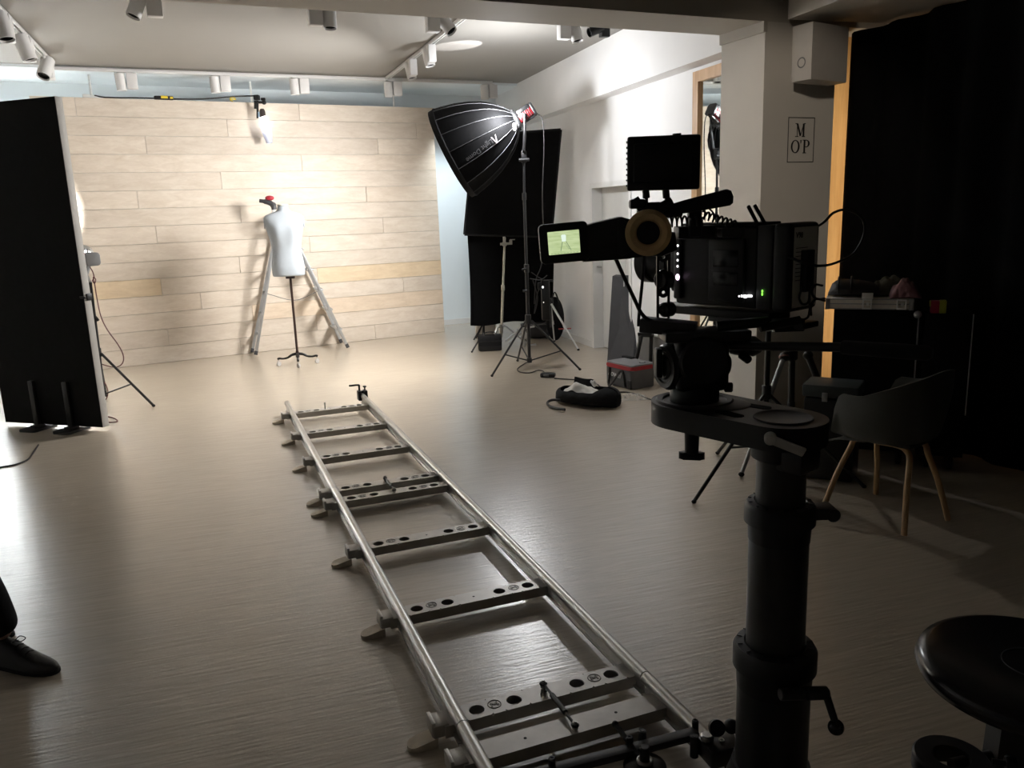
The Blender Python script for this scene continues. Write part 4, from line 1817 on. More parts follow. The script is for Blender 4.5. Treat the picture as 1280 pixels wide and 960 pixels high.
# small leaks of light round the speed ring
mb = MB()
mb.X = DM
mb.lathe([(0, -.03), (.075, -.03), (.092, -.015), (.092, .012), (.085, .02)], 40)
for k in range(8):
    a = 2 * PI * k / 8
    mb.box((.092 * math.cos(a), .092 * math.sin(a), 0), (.02, .03, .02), bevel=.004)
mb.build('speed_ring', M_DKGREY, lt)
M_LEAK = mat('leaking_light', (.9, .9, .9), .5, emit=(1, .97, .93), estr=22)
mb = MB()
for (px, py, sx, sz) in ((630, 147, .036, .020), (643, 158, .018, .034)):
    mb.sphere(V(q(px, py, SY - .12)), 1.0, (sx, .014, sz), 16, 10)
build_each(mb, 'light_gap', M_LEAK, dome)
# lamp head
hb, he = ring - axd * .03, V(q(668, 135, SY))
mb = MB()
hd_ = (he - hb)
HL = hd_.length
HMx = frame(hb, V((0, 1, 0)), hd_)
mb.X = HMx
mb.prism(rrect(.105, .105, .03, 4), 0.0, HL * .80, bevel=.006)
lh = mb.build('lamp_head', M_RED, lt)
mb = MB()
mb.X = HMx
mb.prism(rrect(.125, .135, .03, 4), HL * .80, HL * .97, bevel=.010)
mb.box((0, .045, HL * .4), (.112, .045, HL * .75), bevel=.008)
mb.box((0, -.06, HL * .45), (.05, .02, HL * .7), bevel=.006)
for k in range(6):
    mb.box((0, 0, HL * (.12 + .11 * k)), (.112, .09, .008), bevel=.002)
mb.build('cooling_body', M_SATIN, lh)
# yoke
mb = MB()
yb = V(q(655, 200, SY))
for sx in (-1, 1):
    c = hb.lerp(he, .35) + V((0, sx * .075, 0))
    mb.tube([c, c + V((0, 0, -.12)), V((yb.x, SY + sx * .05, yb.z + .09)), V((yb.x, SY, yb.z + .06))], .014, n=8)
mb.box((yb.x, SY, yb.z + .03), (.05, .055, .11), bevel=.008)
mb.cyl((yb.x - .05, SY - .03, yb.z), (yb.x + .05, SY - .03, yb.z), .016, n=14, bevel=.003)
mb.build('yoke', M_SATIN, lt)
# stand pole
mb = MB()
mb.cyl((SP.x, SP.y, .10), (SP.x, SP.y, 1.02), .0175, n=18)
mb.cyl((SP.x, SP.y, 1.0), (SP.x, SP.y, 1.72), .0145, n=18)
mb.cyl((SP.x, SP.y, 1.7), (yb.x, SP.y, yb.z + .03), .0115, n=18)
mb.cyl((SP.x, SP.y, .98), (SP.x, SP.y, 1.06), .024, n=18, bevel=.003)
mb.cyl((SP.x, SP.y, 1.68), (SP.x, SP.y, 1.75), .021, n=18, bevel=.003)
mb.cyl((SP.x - .05, SP.y - .02, 1.01), (SP.x, SP.y - .02, 1.02), .010, n=10)
mb.cyl((SP.x - .045, SP.y - .02, .80), (SP.x, SP.y - .02, .80), .012, n=10)
mb.cyl((SP.x, SP.y, .47), (SP.x, SP.y, .56), .030, n=18, bevel=.004)
mb.cyl((SP.x, SP.y, .07), (SP.x, SP.y, .12), .026, n=18, bevel=.003)
mb.build('stand_pole', M_SATIN, lt)
# white tag on the pole
for (fx, fy) in ((-.193, 7.759), (.684, 7.921), (.069, 8.526)):
    mb = MB()
    ft = V((fx, fy, .012))
    d = (V((fx, fy, 0)) - V((SP.x, SP.y, 0)))
    dn_ = d.normalized()
    t0_ = V((SP.x, SP.y, .50)) + dn_ * .035
    mb.cyl(t0_, ft, .0105, n=12)
    lg = mb.build('stand_leg', M_SATIN, lt)
    mb = MB()
    mb.cyl(V((SP.x, SP.y, .095)) + dn_ * .02, t0_.lerp(ft, .62), .007, n=10)
    mb.build('brace', M_SATIN, lg)
    mb = MB()
    mb.sphere(ft, .015, (1, 1, .8), 12, 8)
    mb.build('rubber_foot', M_RUBBER, lg)
# power box and cables hanging on the stand
mb = MB()
bx = V(q(682, 375, SY - .02))
mb.box(bx, (.085, .07, .40), bevel=.012)
mb.box(bx + V((-.05, 0, .14)), (.05, .05, .07), bevel=.01)
mb.box(bx + V((.035, 0, .19)), (.09, .03, .02), bevel=.005)
bo = mb.build('power_box', M_BLACK, lt)
mb = MB()
mb.sphere(V(q(678.5, 359, SY - .09)), .011, (1, .5, 1.2))
mb.sphere(V(q(679.5, 378, SY - .09)), .006)
build_each(mb, 'box_light', mat('grey_indicator', (.75, .75, .75), .4, emit=(1, 1, 1), estr=.3), bo)
mb = MB()
S_ = lambda x, y, d=0: V(q(x, y, SY + d))
mb.tube([S_(670, 141), S_(676, 146), S_(679, 158), S_(680, 190), S_(678, 240), S_(679, 290), S_(677, 330), S_(670, 350), S_(668, 380)], .0055, smooth=6, n=6)
mb.tube([S_(664, 340, -.04), S_(672, 346, -.05), S_(680, 352, -.05), S_(672, 366, -.05), S_(668, 392, -.05), S_(672, 372, -.06), S_(666, 350, -.05)], .0045, smooth=6, n=6)
mb.tube([S_(662, 348, -.05), S_(676, 350, -.06), S_(684, 344, -.06)], .0045, smooth=6, n=6)
mb.build('cable', M_CORD, lt)
# lettering along one gore of the dome (reads upside down from here)
c0, c1 = V(q(622, 170, SY)), V(q(587, 196, SY))


def dome_point(px, py):
    d = ray(px, py)
    best = None
    inv = DM.inverted()
    for k in range(1400):
        t = 7.2 + k * .001
        p = CAM + d * t
        l = inv @ p
        if 0 < l.z < depth:
            r = math.hypot(l.x, l.y)
            for (r0, z0), (r1, z1) in zip(prof, prof[1:]):
                if z0 <= l.z <= z1:
                    rr = r0 + (r1 - r0) * (l.z - z0) / (z1 - z0)
                    if r <= rr * 1.004:
                        return p
    return CAM + d * 7.75


def on_dome(pxa, pya, pxb, pyb):
    a, b_ = dome_point(pxa, pya), dome_point(pxb, pyb)
    nrm = (CAM - a).normalized()
    l = DM.inverted() @ a
    nr = (DM.to_3x3() @ V((l.x, l.y, -.25 * math.hypot(l.x, l.y)))).normalized()
    x = (b_ - a).normalized()
    y = nr.cross(x).normalized()
    z = x.cross(y)
    m = Matrix((x, y, z)).transposed().to_4x4()
    m.translation = (a + b_) / 2 + z * .012
    return m


lm = on_dome(613, 177, 585, 199)
text_mesh('Light Dome', .064, lm, .0006, space=1).build('lettering', mat('dim_print', (.075, .073, .078), .6, var=.05), dome)
lm2 = on_dome(622, 171, 614, 177)
mb = MB()
mb.X = lm2
for s in (-1, 1):
    mb.prism([(0, .040), (s * .008, .040), (s * .030, -.034), (s * .018, -.034), (0, .020)], 0, .0012)
mb.build('emblem', mat('emblem_print', (.20, .17, .18), .6, var=.05), dome)

# floor cables and adapter
G_ = lambda x, y: V(g(x, y, .006))
ad_ = thing('power_adapter', 'small black power adapter lying on the floor in front of the softbox stand', 'power adapter', g(685, 472))
mb = MB()
pa = V(g(685, 471.5, .0))
mb.box(pa + V((0, 0, .022)), (.145, .075, .042), bevel=.014, seg=3, rz=-.25)
mb.build('adapter_body', M_BLACK, ad_)
mb = MB()
mb.box(pa + V((-.02, -.038, .024)), (.05, .004, .02), rz=-.25)
mb.build('adapter_label', M_GREY, ad_)
mb = MB()
mb.tube([G_(664, 450), G_(655, 455), G_(647, 461), G_(650, 465), G_(662, 466), G_(672, 463), G_(679, 464), G_(681, 468)], .006, smooth=6, n=6)
tag(mb.build('floor_cable', M_CORD), 'thin black cable looping on the floor from the softbox stand to the power adapter', 'cable')
mb = MB()
mb.tube([G_(693, 473), G_(710, 474), G_(722, 475), G_(732, 478), G_(743, 479), G_(750, 483), G_(754, 489)], .006, smooth=6, n=6)
mb.tube([G_(766, 495), G_(772, 491), G_(779, 490), G_(788, 491), G_(800, 494), G_(812, 499), G_(836, 506), G_(870, 515)], .006, smooth=6, n=6)
tag(mb.build('floor_cable', M_CORD), 'thin black cable running along the floor from the adapter past the open bag', 'cable')

# ==================================================== BLACK BOARDS BEHIND
bd1 = thing('black_board', 'upper black board, tilted, held up behind the softbox stand', 'flag board', q(640, 230, 9.72))
mb = MB()
Y1 = 9.72
A, B_, C_, D_ = V(q(592, 170, Y1)), V(q(701, 162, Y1 - .1)), V(q(689, 296, Y1 + .05)), V(q(580.5, 293, Y1 + .1))
mb.slab(D_, C_, B_, A, (0.01, .028, 0))
mb.build('panel', M_MOLTON, bd1)
mb = MB()
pts = [D_, C_, B_, A]
for i in range(4):
    mb.cyl(pts[i] + V((0, .014, 0)), pts[(i + 1) % 4] + V((0, .014, 0)), .017, n=10)
mb.build('frame', M_BLACKFAB, bd1)
bd2 = thing('black_backdrop', 'lower black cloth hanging to just above the floor behind the silver stand', 'backdrop', q(637, 350, 9.98))
mb = MB()
Y2 = 9.98
rows = []
for i in range(9):
    f = i / 8
    row = []
    for j in range(29):
        h = j / 28
        px = (584 + (693 - 584) * h) * (1 - f) + (586 + (691 - 586) * h) * f
        if j == 0:
            px += 2.5 * math.sin(f * 2.2)
        py = 290 + (407 - 290) * f + (.0 if f < 1 else 1.5 * math.sin(h * 9)) - 7 * h * f
        p = V(q(px, py, Y2 + .1 * h))
        p.y += .012 * math.sin(h * 14 + f)
        row.append(p)
    rows.append(row)
mb.grid(rows)
mb.build('cloth', M_MOLTON, bd2, solidify=.006)
mb = MB()
mb.cyl(V(q(582, 291, Y2 + .02)), V(q(694, 290, Y2 + .12)), .014, n=12)
mb.build('top_bar', M_SATIN, bd2)
mb = MB()
for px in (600, 682):
    p = V(q(px, 300, Y2 + .14))
    mb.cyl((p.x, p.y, .0), (p.x, p.y, p.z), .012, n=10)
    for a in (190, 250, 310):
        d = azdir(a)
        mb.cyl((p.x, p.y, .22), (p.x + d.x * .14, p.y + d.y * .14, .01), .009, n=8)
build_each(mb, 'upright', M_SATIN, bd2)

# C-stand
CS = V(g(627, 432))
cst = thing('grip_stand', 'silver grip stand with a clamp head in front of the black backdrop', 'light stand', (CS.x, CS.y, 0))
topc = V(q(631, 297, CS.y))
mb = MB()
mb.cyl((CS.x, CS.y, .10), V((CS.x, CS.y, .10)).lerp(V((topc.x, CS.y, topc.z)), .5), .0165, n=16)
pm_ = V((CS.x, CS.y, .10)).lerp(V((topc.x, CS.y, topc.z)), .5)
mb.cyl(pm_, (topc.x, CS.y, topc.z), .0135, n=16)
mb.cyl(pm_ + V((0, 0, -.03)), pm_ + V((0, 0, .04)), .023, n=16, bevel=.003)
mb.build('pole', mat('bright_steel', (.62, .60, .52), .25, 1.0, var=.05), cst)
mb = MB()
hc = V(q(630.5, 305, CS.y))
mb.cyl(hc + V((-.05, -.02, 0)), hc + V((.06, -.02, .004)), .014, n=12)
mb.cyl(hc + V((0, -.035, 0)), hc + V((0, .03, 0)), .030, n=18, bevel=.004)
mb.box(hc + V((.075, -.02, .018)), (.035, .02, .055), bevel=.004)
mb.box(hc + V((.095, -.02, .048)), (.06, .018, .010), bevel=.002)
mb.cyl(hc + V((0, -.01, .03)), hc + V((0, -.01, .085)), .016, n=12, bevel=.003)
mb.build('clamp_head', M_STEEL, cst)
for a, r in ((100, .42), (215, .36), (335, .36)):
    mb = MB()
    d = azdir(a)
    b0 = V((CS.x, CS.y, .22))
    mb.tube([b0 + d * .02, b0 + d * .07 + V((0, 0, .01)), V((CS.x, CS.y, .02)) + d * (r - .10), V((CS.x, CS.y, .012)) + d * r], .0125, n=10, smooth=4)
    mb.build('stand_leg', M_ALU, cst)
mb = MB()
mb.cyl((CS.x, CS.y, .15), (CS.x, CS.y, .26), .026, n=18, bevel=.004)
mb.build('leg_collar', M_STEEL, cst)

# small black bag
sb = thing('equipment_bag', 'small black equipment bag with handles on the floor below the black backdrop', 'bag', g(612, 439))
bq0, bq1 = V(g(598, 440)), V(g(627, 438.5))
SB = frame((bq0 + bq1) / 2 + V((0, .10, 0)), bq1 - bq0)
mb = MB()
mb.X = SB
rows = []
for z, w, d_ in ((0.0, .25, .17), (.01, .265, .18), (.07, .27, .19), (.13, .272, .185), (.165, .278, .17), (.18, .27, .12)):
    rows.append([(x, y, z) for x, y in rrect(w, d_, .03, 4)])
Rr = mb.grid(rows, closed_v=True)
mb.bm.faces.new(Rr[0][::-1])
mb.bm.faces.new(Rr[-1])
bb = mb.build('bag_body', M_BLACKFAB, sb, ang=50)
mb = MB()
mb.X = SB
mb.box((0, -.094, .115), (.272, .006, .012), bevel=.002)
mb.box((0, -.092, .035), (.26, .008, .05), bevel=.003)
mb.tube([(-.07, -.06, .17), (-.06, -.03, .205), (0, -.02, .215), (.06, -.03, .205), (.07, -.06, .17)], .008, n=6, smooth=5)
mb.build('handle', M_BLACK, bb)

# black round tub, pale box, silver folded stand, silver tripod
tb = thing('black_tub', 'wide dark round-bottomed bag on the floor behind the softbox stand', 'bag', g(672, 423))
tc2 = V(g(672, 424)) + V((0, .16, 0))
mb = MB()
mb.lathe([(0, 0), (.13, 0), (.17, .03), (.19, .09), (.195, .17), (.192, .18), (.18, .178), (.175, .16), (0, .13)], 36, Matrix.Translation(tc2) @ Matrix.Diagonal((1.05, .75, 1, 1)))
mb.build('tub_body', M_DKGREY, tb)
mb = MB()
mb.torus(.193, .007, Matrix.Translation(tc2 + V((0, 0, .178))) @ Matrix.Diagonal((1.05, .75, 1, 1)), 40, 6)
mb.build('rim', M_GREY, tb)
mb = MB()
pb_ = V(g(607, 426))
mb.box(pb_ + V((0, .28, .13)), (.24, .16, .26), bevel=.008, rz=.2)
bx_ = mb.build('pale_box', mat('pale_card', (.50, .47, .42), .7, var=.05))
tag(bx_, 'pale box standing behind the small black equipment bag', 'box')
mb = MB()
fs = V(g(652, 434))
tag_pts = []
for (x0, y0, x1, y1) in ((632, 426, 652, 409), (636, 429, 654, 412), (652, 409, 656, 432), (655, 411, 662, 432), (646, 412, 668, 408)):
    mb.cyl(V(q(x0, y0, fs.y)), V(q(x1, y1, fs.y + .08)), .012, n=10)
mb.box(V(q(656, 420, fs.y + .05)), (.05, .04, .07), bevel=.006)
t_ = mb.build('folded_stand', M_ALU)
tag(t_, 'folded silver stand lying in front of the dark tub behind the softbox stand', 'light stand')
trp = thing('silver_tripod', 'silver tripod standing at the right edge of the black backdrop', 'tripod', (.60, 9.6, 0))
apx = V(q(688, 378, 9.62))
for (px, py, zt) in ((723, 437, 0), (693, 426, 0), (668, 417, 0)):
    mb = MB()
    f = V(g(px, py, .012))
    if px == 668:
        f = V((apx.x + .05, apx.y + .30, .012))
    mb.cyl(apx, apx.lerp(f, .55), .0135, n=12)
    mb.cyl(apx.lerp(f, .5), f, .0095, n=12)
    mb.cyl(apx.lerp(f, .50), apx.lerp(f, .57), .019, n=12, bevel=.003)
    lg = mb.build('tripod_leg', M_ALU, trp)
    mb = MB()
    mb.sphere(f, .016, (1, 1, .75), 12, 8)
    mb.build('rubber_foot', M_RUBBER, lg)
mb = MB()
mb.cyl(apx + V((0, 0, -.30)), apx + V((0, 0, .05)), .012, n=12)
mb.cyl(apx + V((0, 0, -.02)), apx + V((0, 0, .05)), .035, n=16, bevel=.006)
mb.build('centre_post', M_SATIN, trp)
mb = MB()
mb.box(V(q(706, 411, 9.5)), (.15, .012, .014), bevel=.002)
mb.build('red_brace', mat('red_brace', (.35, .05, .05), .5, var=.05), trp)
hb_ = thing('hanging_bag', 'black bag leaning on the wall behind the silver tripod', 'bag', g(692, 415))
mb = MB()
cb_ = V(q(694, 408, 9.86))
mb.sphere((cb_.x, cb_.y, .27), .27, (.42, .26, 1.0), 20, 14)
mb.build('bag_body', M_BLACKFAB, hb_)
mb = MB()
mb.tube([(cb_.x - .05, cb_.y - .06, .48), (cb_.x, cb_.y - .07, .60), (cb_.x + .05, cb_.y - .06, .48)], .010, n=6, smooth=5)
mb.build('strap', M_BLACK, hb_)
# leg of a stand left of the small bag
mb = MB()
mb.cyl(V(g(590, 439.5, .01)), V(q(601, 421, 9.28)), .010, n=10)
mb.sphere(V(g(590, 439.5, .012)), .014, (1, 1, .8), 10, 8)
tag(mb.build('stand_leg_tube', M_SATIN), 'short dark stand leg poking out left of the small black equipment bag', 'stand leg')
# ==================================================== OPEN BAG ON THE FLOOR
ob = thing('open_bag', 'open black carry bag with white cloth inside, on the floor before the grey case', 'bag', g(733, 508))
e0, e1 = V(g(697, 500)), V(g(776, 512))
OB = frame((e0 + e1) / 2 + V((0.0, .05, 0)), (V(g(772, 515)) - V(g(697, 506))))
Lb = .56
mb = MB()
mb.X = OB
nseg, nr = 29, 25
rows = []
for i in range(nseg):
    f = i / (nseg - 1)
    x = -Lb / 2 + Lb * f
    e = max(.05, 1 - abs(2 * f - 1) ** 3.2) ** .5
    wd = (.115 + .03 * f) * e
    hh = (.150 - .02 * math.sin(PI * f) + .022 * f) * (.45 + .55 * e)
    row = []
    for j in range(nr):
        # from the left lip, down round the bottom and up to the right lip
        openw = .82 if .15 < f < .72 else (.82 - min(1, (.15 - f if f < .15 else f - .72) / .10) * .72)
        a0 = PI / 2 + openw * 1.15
        a = a0 + (2 * PI - 2 * openw * 1.15) * j / (nr - 1)
        y = wd * math.cos(a) * 1.25
        z = hh * .5 + hh * .5 * math.sin(a) * (1 if math.sin(a) > 0 else 1.0)
        z = max(.002, z)
        y += .004 * math.sin(x * 60 + j)
        row.append((x, y, z))
    rows.append(row)
mb.grid(rows)
bb = mb.build('bag_body', M_BLACKFAB, ob, solidify=-.008, ang=70)
mb = MB()
mb.X = OB
# raised back flap
rows = []
for i in range(13):
    f = i / 12
    x = -Lb / 2 + .10 + .21 * f
    rows.append([(x, .085 + .025 * k / 5 + .004 * math.sin(f * 9), .115 + .075 * k / 5 * (1 - max(0, f - .8) * 3) - .01 * math.sin(f * PI)) for k in range(6)])
mb.grid(rows)
mb.build('flap', M_BLACKFAB, bb, solidify=.008, ang=70)
mb = MB()
mb.X = OB
rows = []
rg = random.Random(11)
for i in range(15):
    f = i / 14
    row = []
    for j in range(11):
        h = j / 10
        row.append((-.175 + .31 * f, -.105 + .17 * h, .105 + .045 * math.sin(f * PI * .9 + .3) * math.sin(h * PI) + rg.uniform(-.012, .012) + .04 * math.exp(-((f - .32) / .16) ** 2) * math.exp(-((h - .3) / .3) ** 2)))
    rows.append(row)
mb.grid(rows)
wc = mb.build('white_cloth', mat('white_cloth', (.66, .64, .60), .85, var=.04, bump=.2, bscale=40), None, solidify=.003, subsurf=1, ang=80)
tag(wc, 'crumpled white cloth lying inside the open black carry bag', 'cloth')
mb = MB()
mb.X = OB
mb.sphere((.035, .045, .165), .020, (1, .8, 1.2), 14, 10)
mb.sphere((.008, .055, .172), .010, (1, 1, 1.4), 10, 8)
mb.cyl((.04, .03, .14), (.06, .05, .16), .010, n=10)
tag(mb.build('small_white_bundle', M_PRINTWH), 'small white knotted bundle on top of the white cloth in the open bag', 'bundle')
mb = MB()
mb.tube([V(g(700, 500, .05)), V(g(690, 500, .045)), V(g(684.5, 503, .03)), V(g(686, 507, .018)), V(g(694, 510, .015)), V(g(706, 512, .02))], .011, n=8, smooth=6)
mb.build('strap', M_BLACK, bb)

# clear plastic bag
mb = MB()
pc = V(g(791, 498))
rg = random.Random(5)
rows = []
for i in range(13):
    row = []
    for j in range(10):
        f, h = i / 12 - .5, j / 9 - .5
        ed = max(0, 1 - (2 * f) ** 2) * max(0, 1 - (2 * h) ** 2)
        row.append((pc.x + f * .24 + rg.uniform(-.006, .006), pc.y + h * .20 + rg.uniform(-.006, .006), .004 + ed * .045 * rg.uniform(.35, 1.2)))
    rows.append(row)
mb.grid(rows)
pb2 = mb.build('clear_plastic_bag', mat('clear_plastic', (.75, .73, .68), .15, var=.02, alpha=.35, spec=.8), ang=20)
tag(pb2, 'crumpled clear plastic bag on the floor right of the open black bag', 'plastic bag')

# ==================================================== GREY CASE, RED TRIM
cF, cL, cR_ = V(g(789.5, 488)), V(g(757, 479.5)), V(g(818.5, 483.5))
eL = cL - cF
eR = cR_ - cF
eR = (V((-eL.y, eL.x, 0)).normalized() * -1) * .27 if (V((-eL.y, eL.x, 0)) .dot(eR) < 0) else V((-eL.y, eL.x, 0)).normalized() * .27
gc = thing('soft_case', 'grey padded equipment case with red piping round its lid and a looping black strap', 'case', cF + (eL + eR) / 2)
lenL = eL.length
GM = frame(cF + (eL + eR) / 2, -eL, V((0, 0, 1)))     # local x from the far left corner to the near corner, y to the right/back
if (GM.to_3x3() @ V((0, 1, 0))).dot(eR) < 0:
    pass
hC = .215
mb = MB()
mb.X = GM
mb.prism(rrect(lenL, .27, .03, 5), .004, hC - .045, bevel=.008)
cb2 = mb.build('case_body', mat('grey_nylon', (.105, .105, .108), .75, var=.08, bump=.15, bscale=300), gc)
mb = MB()
mb.X = GM
mb.prism(rrect(lenL + .006, .276, .033, 5), hC - .047, hC - .012, bevel=.012, seg=3)
mb.build('red_trim', mat('red_nylon', (.34, .012, .02), .6, var=.08), gc)
mb = MB()
mb.X = GM
mb.prism(rrect(lenL - .004, .266, .030, 5), hC - .02, hC, bevel=.010, seg=3)
ld = mb.build('lid', mat('grey_lid_nylon', (.20, .20, .205), .75, var=.06, bump=.15, bscale=300), gc)
mb = MB()
mb.X = GM
mb.prism(rrect(.055, .035, .008, 3), hC - .001, hC + .004, Matrix.Translation((lenL * .30, .05, 0)) @ Matrix.Rotation(1.2, 4, 'Z'))
mb.build('lid_badge', M_BLACK, ld)
mb = MB()
mb.X = GM
mb.prism(rrect(.034, .018, .004, 3), hC + .003, hC + .0055, Matrix.Translation((lenL * .30, .05, 0)) @ Matrix.Rotation(1.2, 4, 'Z'))
mb.build('badge_plate', M_ALU, ld)
# front face is local -y
FMc = GM @ Matrix.Translation((0, -.136, 0)) @ Matrix.Rotation(PI / 2, 4, 'X')
text_mesh('Lowel', .074, FMc @ Matrix.Translation((-.055, .110, .0005)) @ Matrix.Rotation(-.06, 4, 'Z'), .0008, shear=.25, bold=.0012).build('lettering', M_PRINTWH, cb2)
mb = MB()
mb.X = GM
xs = lenL
yy = -.142
mb.tube([(-xs * .30, yy, .165), (-xs * .295, yy - .006, .09), (-xs * .29, yy - .02, .02), (-xs * .22, yy - .035, .008), (-xs * .15, yy - .03, .02), (-xs * .03, yy - .012, .085), (xs * .10, yy - .006, .145), (xs * .18, yy, .155), (xs * .24, yy - .004, .12), (xs * .28, yy, .02)], .0095, n=6, smooth=5)
mb.box((xs * .43, yy + .004, .045), (.05, .012, .08), bevel=.004)
mb.build('strap', M_BLACK, cb2)
mb = MB()
mb.X = GM
mb.box((-lenL / 2 - .022, .03, .10), (.05, .12, .07), bevel=.012)
mb.box((-lenL / 2 + .03, .11, hC + .004), (.14, .05, .02), bevel=.006)
mb.build('side_pouch', M_BLACKFAB, cb2)

# ================================================= GREY PANEL AND BOARDS
gp = thing('leaning_felt_board', 'tall dark grey panel leaning upright on the wall behind the grey case', 'panel', g(779, 447))
Yp = 8.05
a_, b_, c_, d_ = V(g(759, 452)), V(g(791, 456)), V(q(797, 347, Yp + .32)), V(q(765.5, 345, Yp + .42))
mb = MB()
mb.slab(a_, b_, c_, d_, (.04, .02, .012))
mb.build('panel_board', mat('dark_grey_felt', (.062, .062, .066), .85, var=.08, bump=.1, bscale=200), gp)
mb = MB()
tp_ = (c_ + d_) / 2
mb.tube([tp_ + V((-.01, -.006, .0)), tp_ + V((0, -.01, .10)), tp_ + V((.04, 0, .30))], .004, n=6, smooth=4)
mb.box(tp_ + V((-.012, -.012, -.05)), (.012, .006, .10))
mb.build('cord', M_WHITE, gp)
lb_ = thing('grey_board', 'wide mid-grey board leaning low on the wall behind the grey case and the fluid head', 'board', g(830, 470))
Yb = 7.35
a_, b_, c_, d_ = V(g(800, 468)), V(g(868, 486)), V(q(866, 425, Yb - .35)), V(q(797, 417, Yb + .3))
mb = MB()
mb.slab(a_, b_, c_, d_, (.025, .012, .008))
mb.build('board_face', mat('grey_board', (.17, .165, .16), .7, var=.04), lb_)
mb = MB()
mb.cyl(c_, d_, .013, n=10)
mb.build('top_edge', M_WHITE, lb_)
tf = thing('folding_trolley', 'black metal frame of a folding trolley standing upright behind the grey case', 'trolley', g(806, 468))
mb = MB()
Yt = 7.42
for (x0, y0, x1, y1) in ((795, 452, 802, 418), (813, 456, 814, 419), (799, 418.5, 817, 419.5)):
    mb.cyl(V(q(x0, y0, Yt)), V(q(x1, y1, Yt)), .019, n=12)
mb.cyl(V(q(796, 450, Yt)), V((q(793, 455, Yt).x, Yt, .01)), .019, n=10)
mb.cyl(V(q(813, 455, Yt)), V((q(812, 455, Yt).x, Yt, .01)), .019, n=10)
mb.build('tubes', M_SATIN, tf)
mb = MB()
mb.box(V(q(806, 417.5, Yt)), (.13, .04, .03), bevel=.008)
mb.build('grip', M_BLACK, tf)

# ==================================================== BLACK FLAG (LEFT)
FR = V(g(129.5, 540))
FLn = V(g(8, 533))
uF = (FR - FLn).normalized()
nF = V((uF.y, -uF.x, 0))
if nF.dot(CAM - FR) < 0:
    nF = -nF
flag = thing('black_flag', 'tall free-standing black board with a white edge shaded grey, at the left of the frame', 'flag board', FR.lerp(FLn, .5))
wF = (FR - FLn).length
hF = 2.47
mb = MB()
FX = frame(FLn.lerp(FR, .5) - nF * .035 + V((0, 0, .035)), uF)
M_EDGE = mat('shaded_foam_edge', (.42, .40, .37), .75, var=.04)  # white foam drawn grey, its shade put into the colour
mb.X = FX
mb.box((0, 0, hF / 2), (wF, .066, hF), bevel=.004)
mb.build('foam_core', M_EDGE, flag)
mb = MB()
mb.X = FX
sgn = 1 if (FX.to_3x3() @ V((0, 1, 0))).dot(nF) > 0 else -1
mb.box((0, sgn * .0345, hF / 2), (wF - .004, .003, hF - .004))
mb.build('black_face', M_FLOCK, flag)
for xx in (-.14, .20):
    mb = MB()
    mb.X = FX
    mb.box((xx, sgn * .052, .17), (.045, .030, .38), bevel=.004)
    mb.prism(rrect(.17, .24, .03, 4), -.034, -.016, Matrix.Translation((xx, sgn * .05, 0)))
    mb.box((xx, sgn * .05, -.01), (.05, .10, .03), bevel=.004)
    mb.build('stand_foot', M_BLACK, flag)
mb = MB()
mb.X = FX
mb.box((wF / 2 - .012, sgn * .035, 1.02), (.05, .012, .02), bevel=.003)
mb.box((wF / 2 + .006, -sgn * .01, 1.02), (.012, .05, .05), bevel=.003)
mb.build('clip', M_BLACK, flag)
mb = MB()
mb.tube([V(g(48, 556, .006)), V(g(40, 568, .006)), V(g(34, 575, .006)), V(g(18, 581, .006)), V(g(0, 584, .006)), V(g(-40, 590, .006))], .006, n=6, smooth=6)
tag(mb.build('floor_cable', M_CORD), 'dark cable trailing across the floor from under the black board at the left', 'cable')

# lamp on a stand behind the flag
LY = 7.05
lp = thing('led_lamp', 'grey and red studio lamp on a black stand, mostly hidden behind the tall black board', 'studio light', (-3.62, LY, 0))
QL = lambda x, y, d=0: V(q(x, y, LY + d))
lx = -3.60
sp = V((lx, LY, 0))
mb = MB()
hA, hB_ = QL(116, 324), QL(96, 322)
dL = V((-.664, .74, .20)).normalized()
mb.X = frame(hA, V((0, 0, 1)), dL)
mb.prism(rrect(.10, .10, .02, 3), 0, .16, bevel=.006)
lhd = mb.build('lamp_head', M_RED, lp)
mb = MB()
mb.X = frame(hA, V((0, 0, 1)), dL)
mb.prism(rrect(.115, .115, .03, 4), -.022, .012, bevel=.010)
mb.prism(rrect(.112, .112, .03, 4), .06, .09, bevel=.006)
mb.prism(rrect(.112, .112, .03, 4), .11, .125, bevel=.006)
mb.tube([(.055, -.03, .0), (.085, -.03, .02), (.085, -.03, .12), (.055, -.03, .14)], .007, n=6)
mb.build('rear_casing', M_GREY, lhd)
hE = hA + dL * .16
mb = MB()
mb.X = frame(hE, V((0, 0, 1)), dL)
mb.lathe([(.045, -.01), (.055, 0), (.085, .09), (.088, .10), (.083, .10), (.050, .005)], 32)
mb.build('reflector', M_ALU, lhd)
mb = MB()
mb.X = frame(hE, V((0, 0, 1)), dL)
mb.lathe([(0, .012), (.043, .012)], 24)
mb.build('lamp_window', mat('lamp_window', (.9, .9, .9), .4, emit=(1, .97, .94), estr=4), lhd)
mb = MB()
pl = V((QL(108, 340).x, LY, QL(108, 340).z))
mb.tube([hA + dL * .08 + V((.04, -.07, 0)), pl + V((.02, -.06, -.03)), pl + V((.02, -.0, -.09))], .012, n=8)
mb.tube([hA + dL * .08 + V((-.02, .07, 0)), pl + V((-.03, .06, -.03)), pl + V((.02, .0, -.09))], .012, n=8)
pz0 = pl + V((.02, 0, -.09))
mb.build('yoke', M_GREY, lp)
sp = V((pz0.x - .02, LY, 0))
mb = MB()
mb.cyl((sp.x, LY, .12), pz0, .014, n=14)
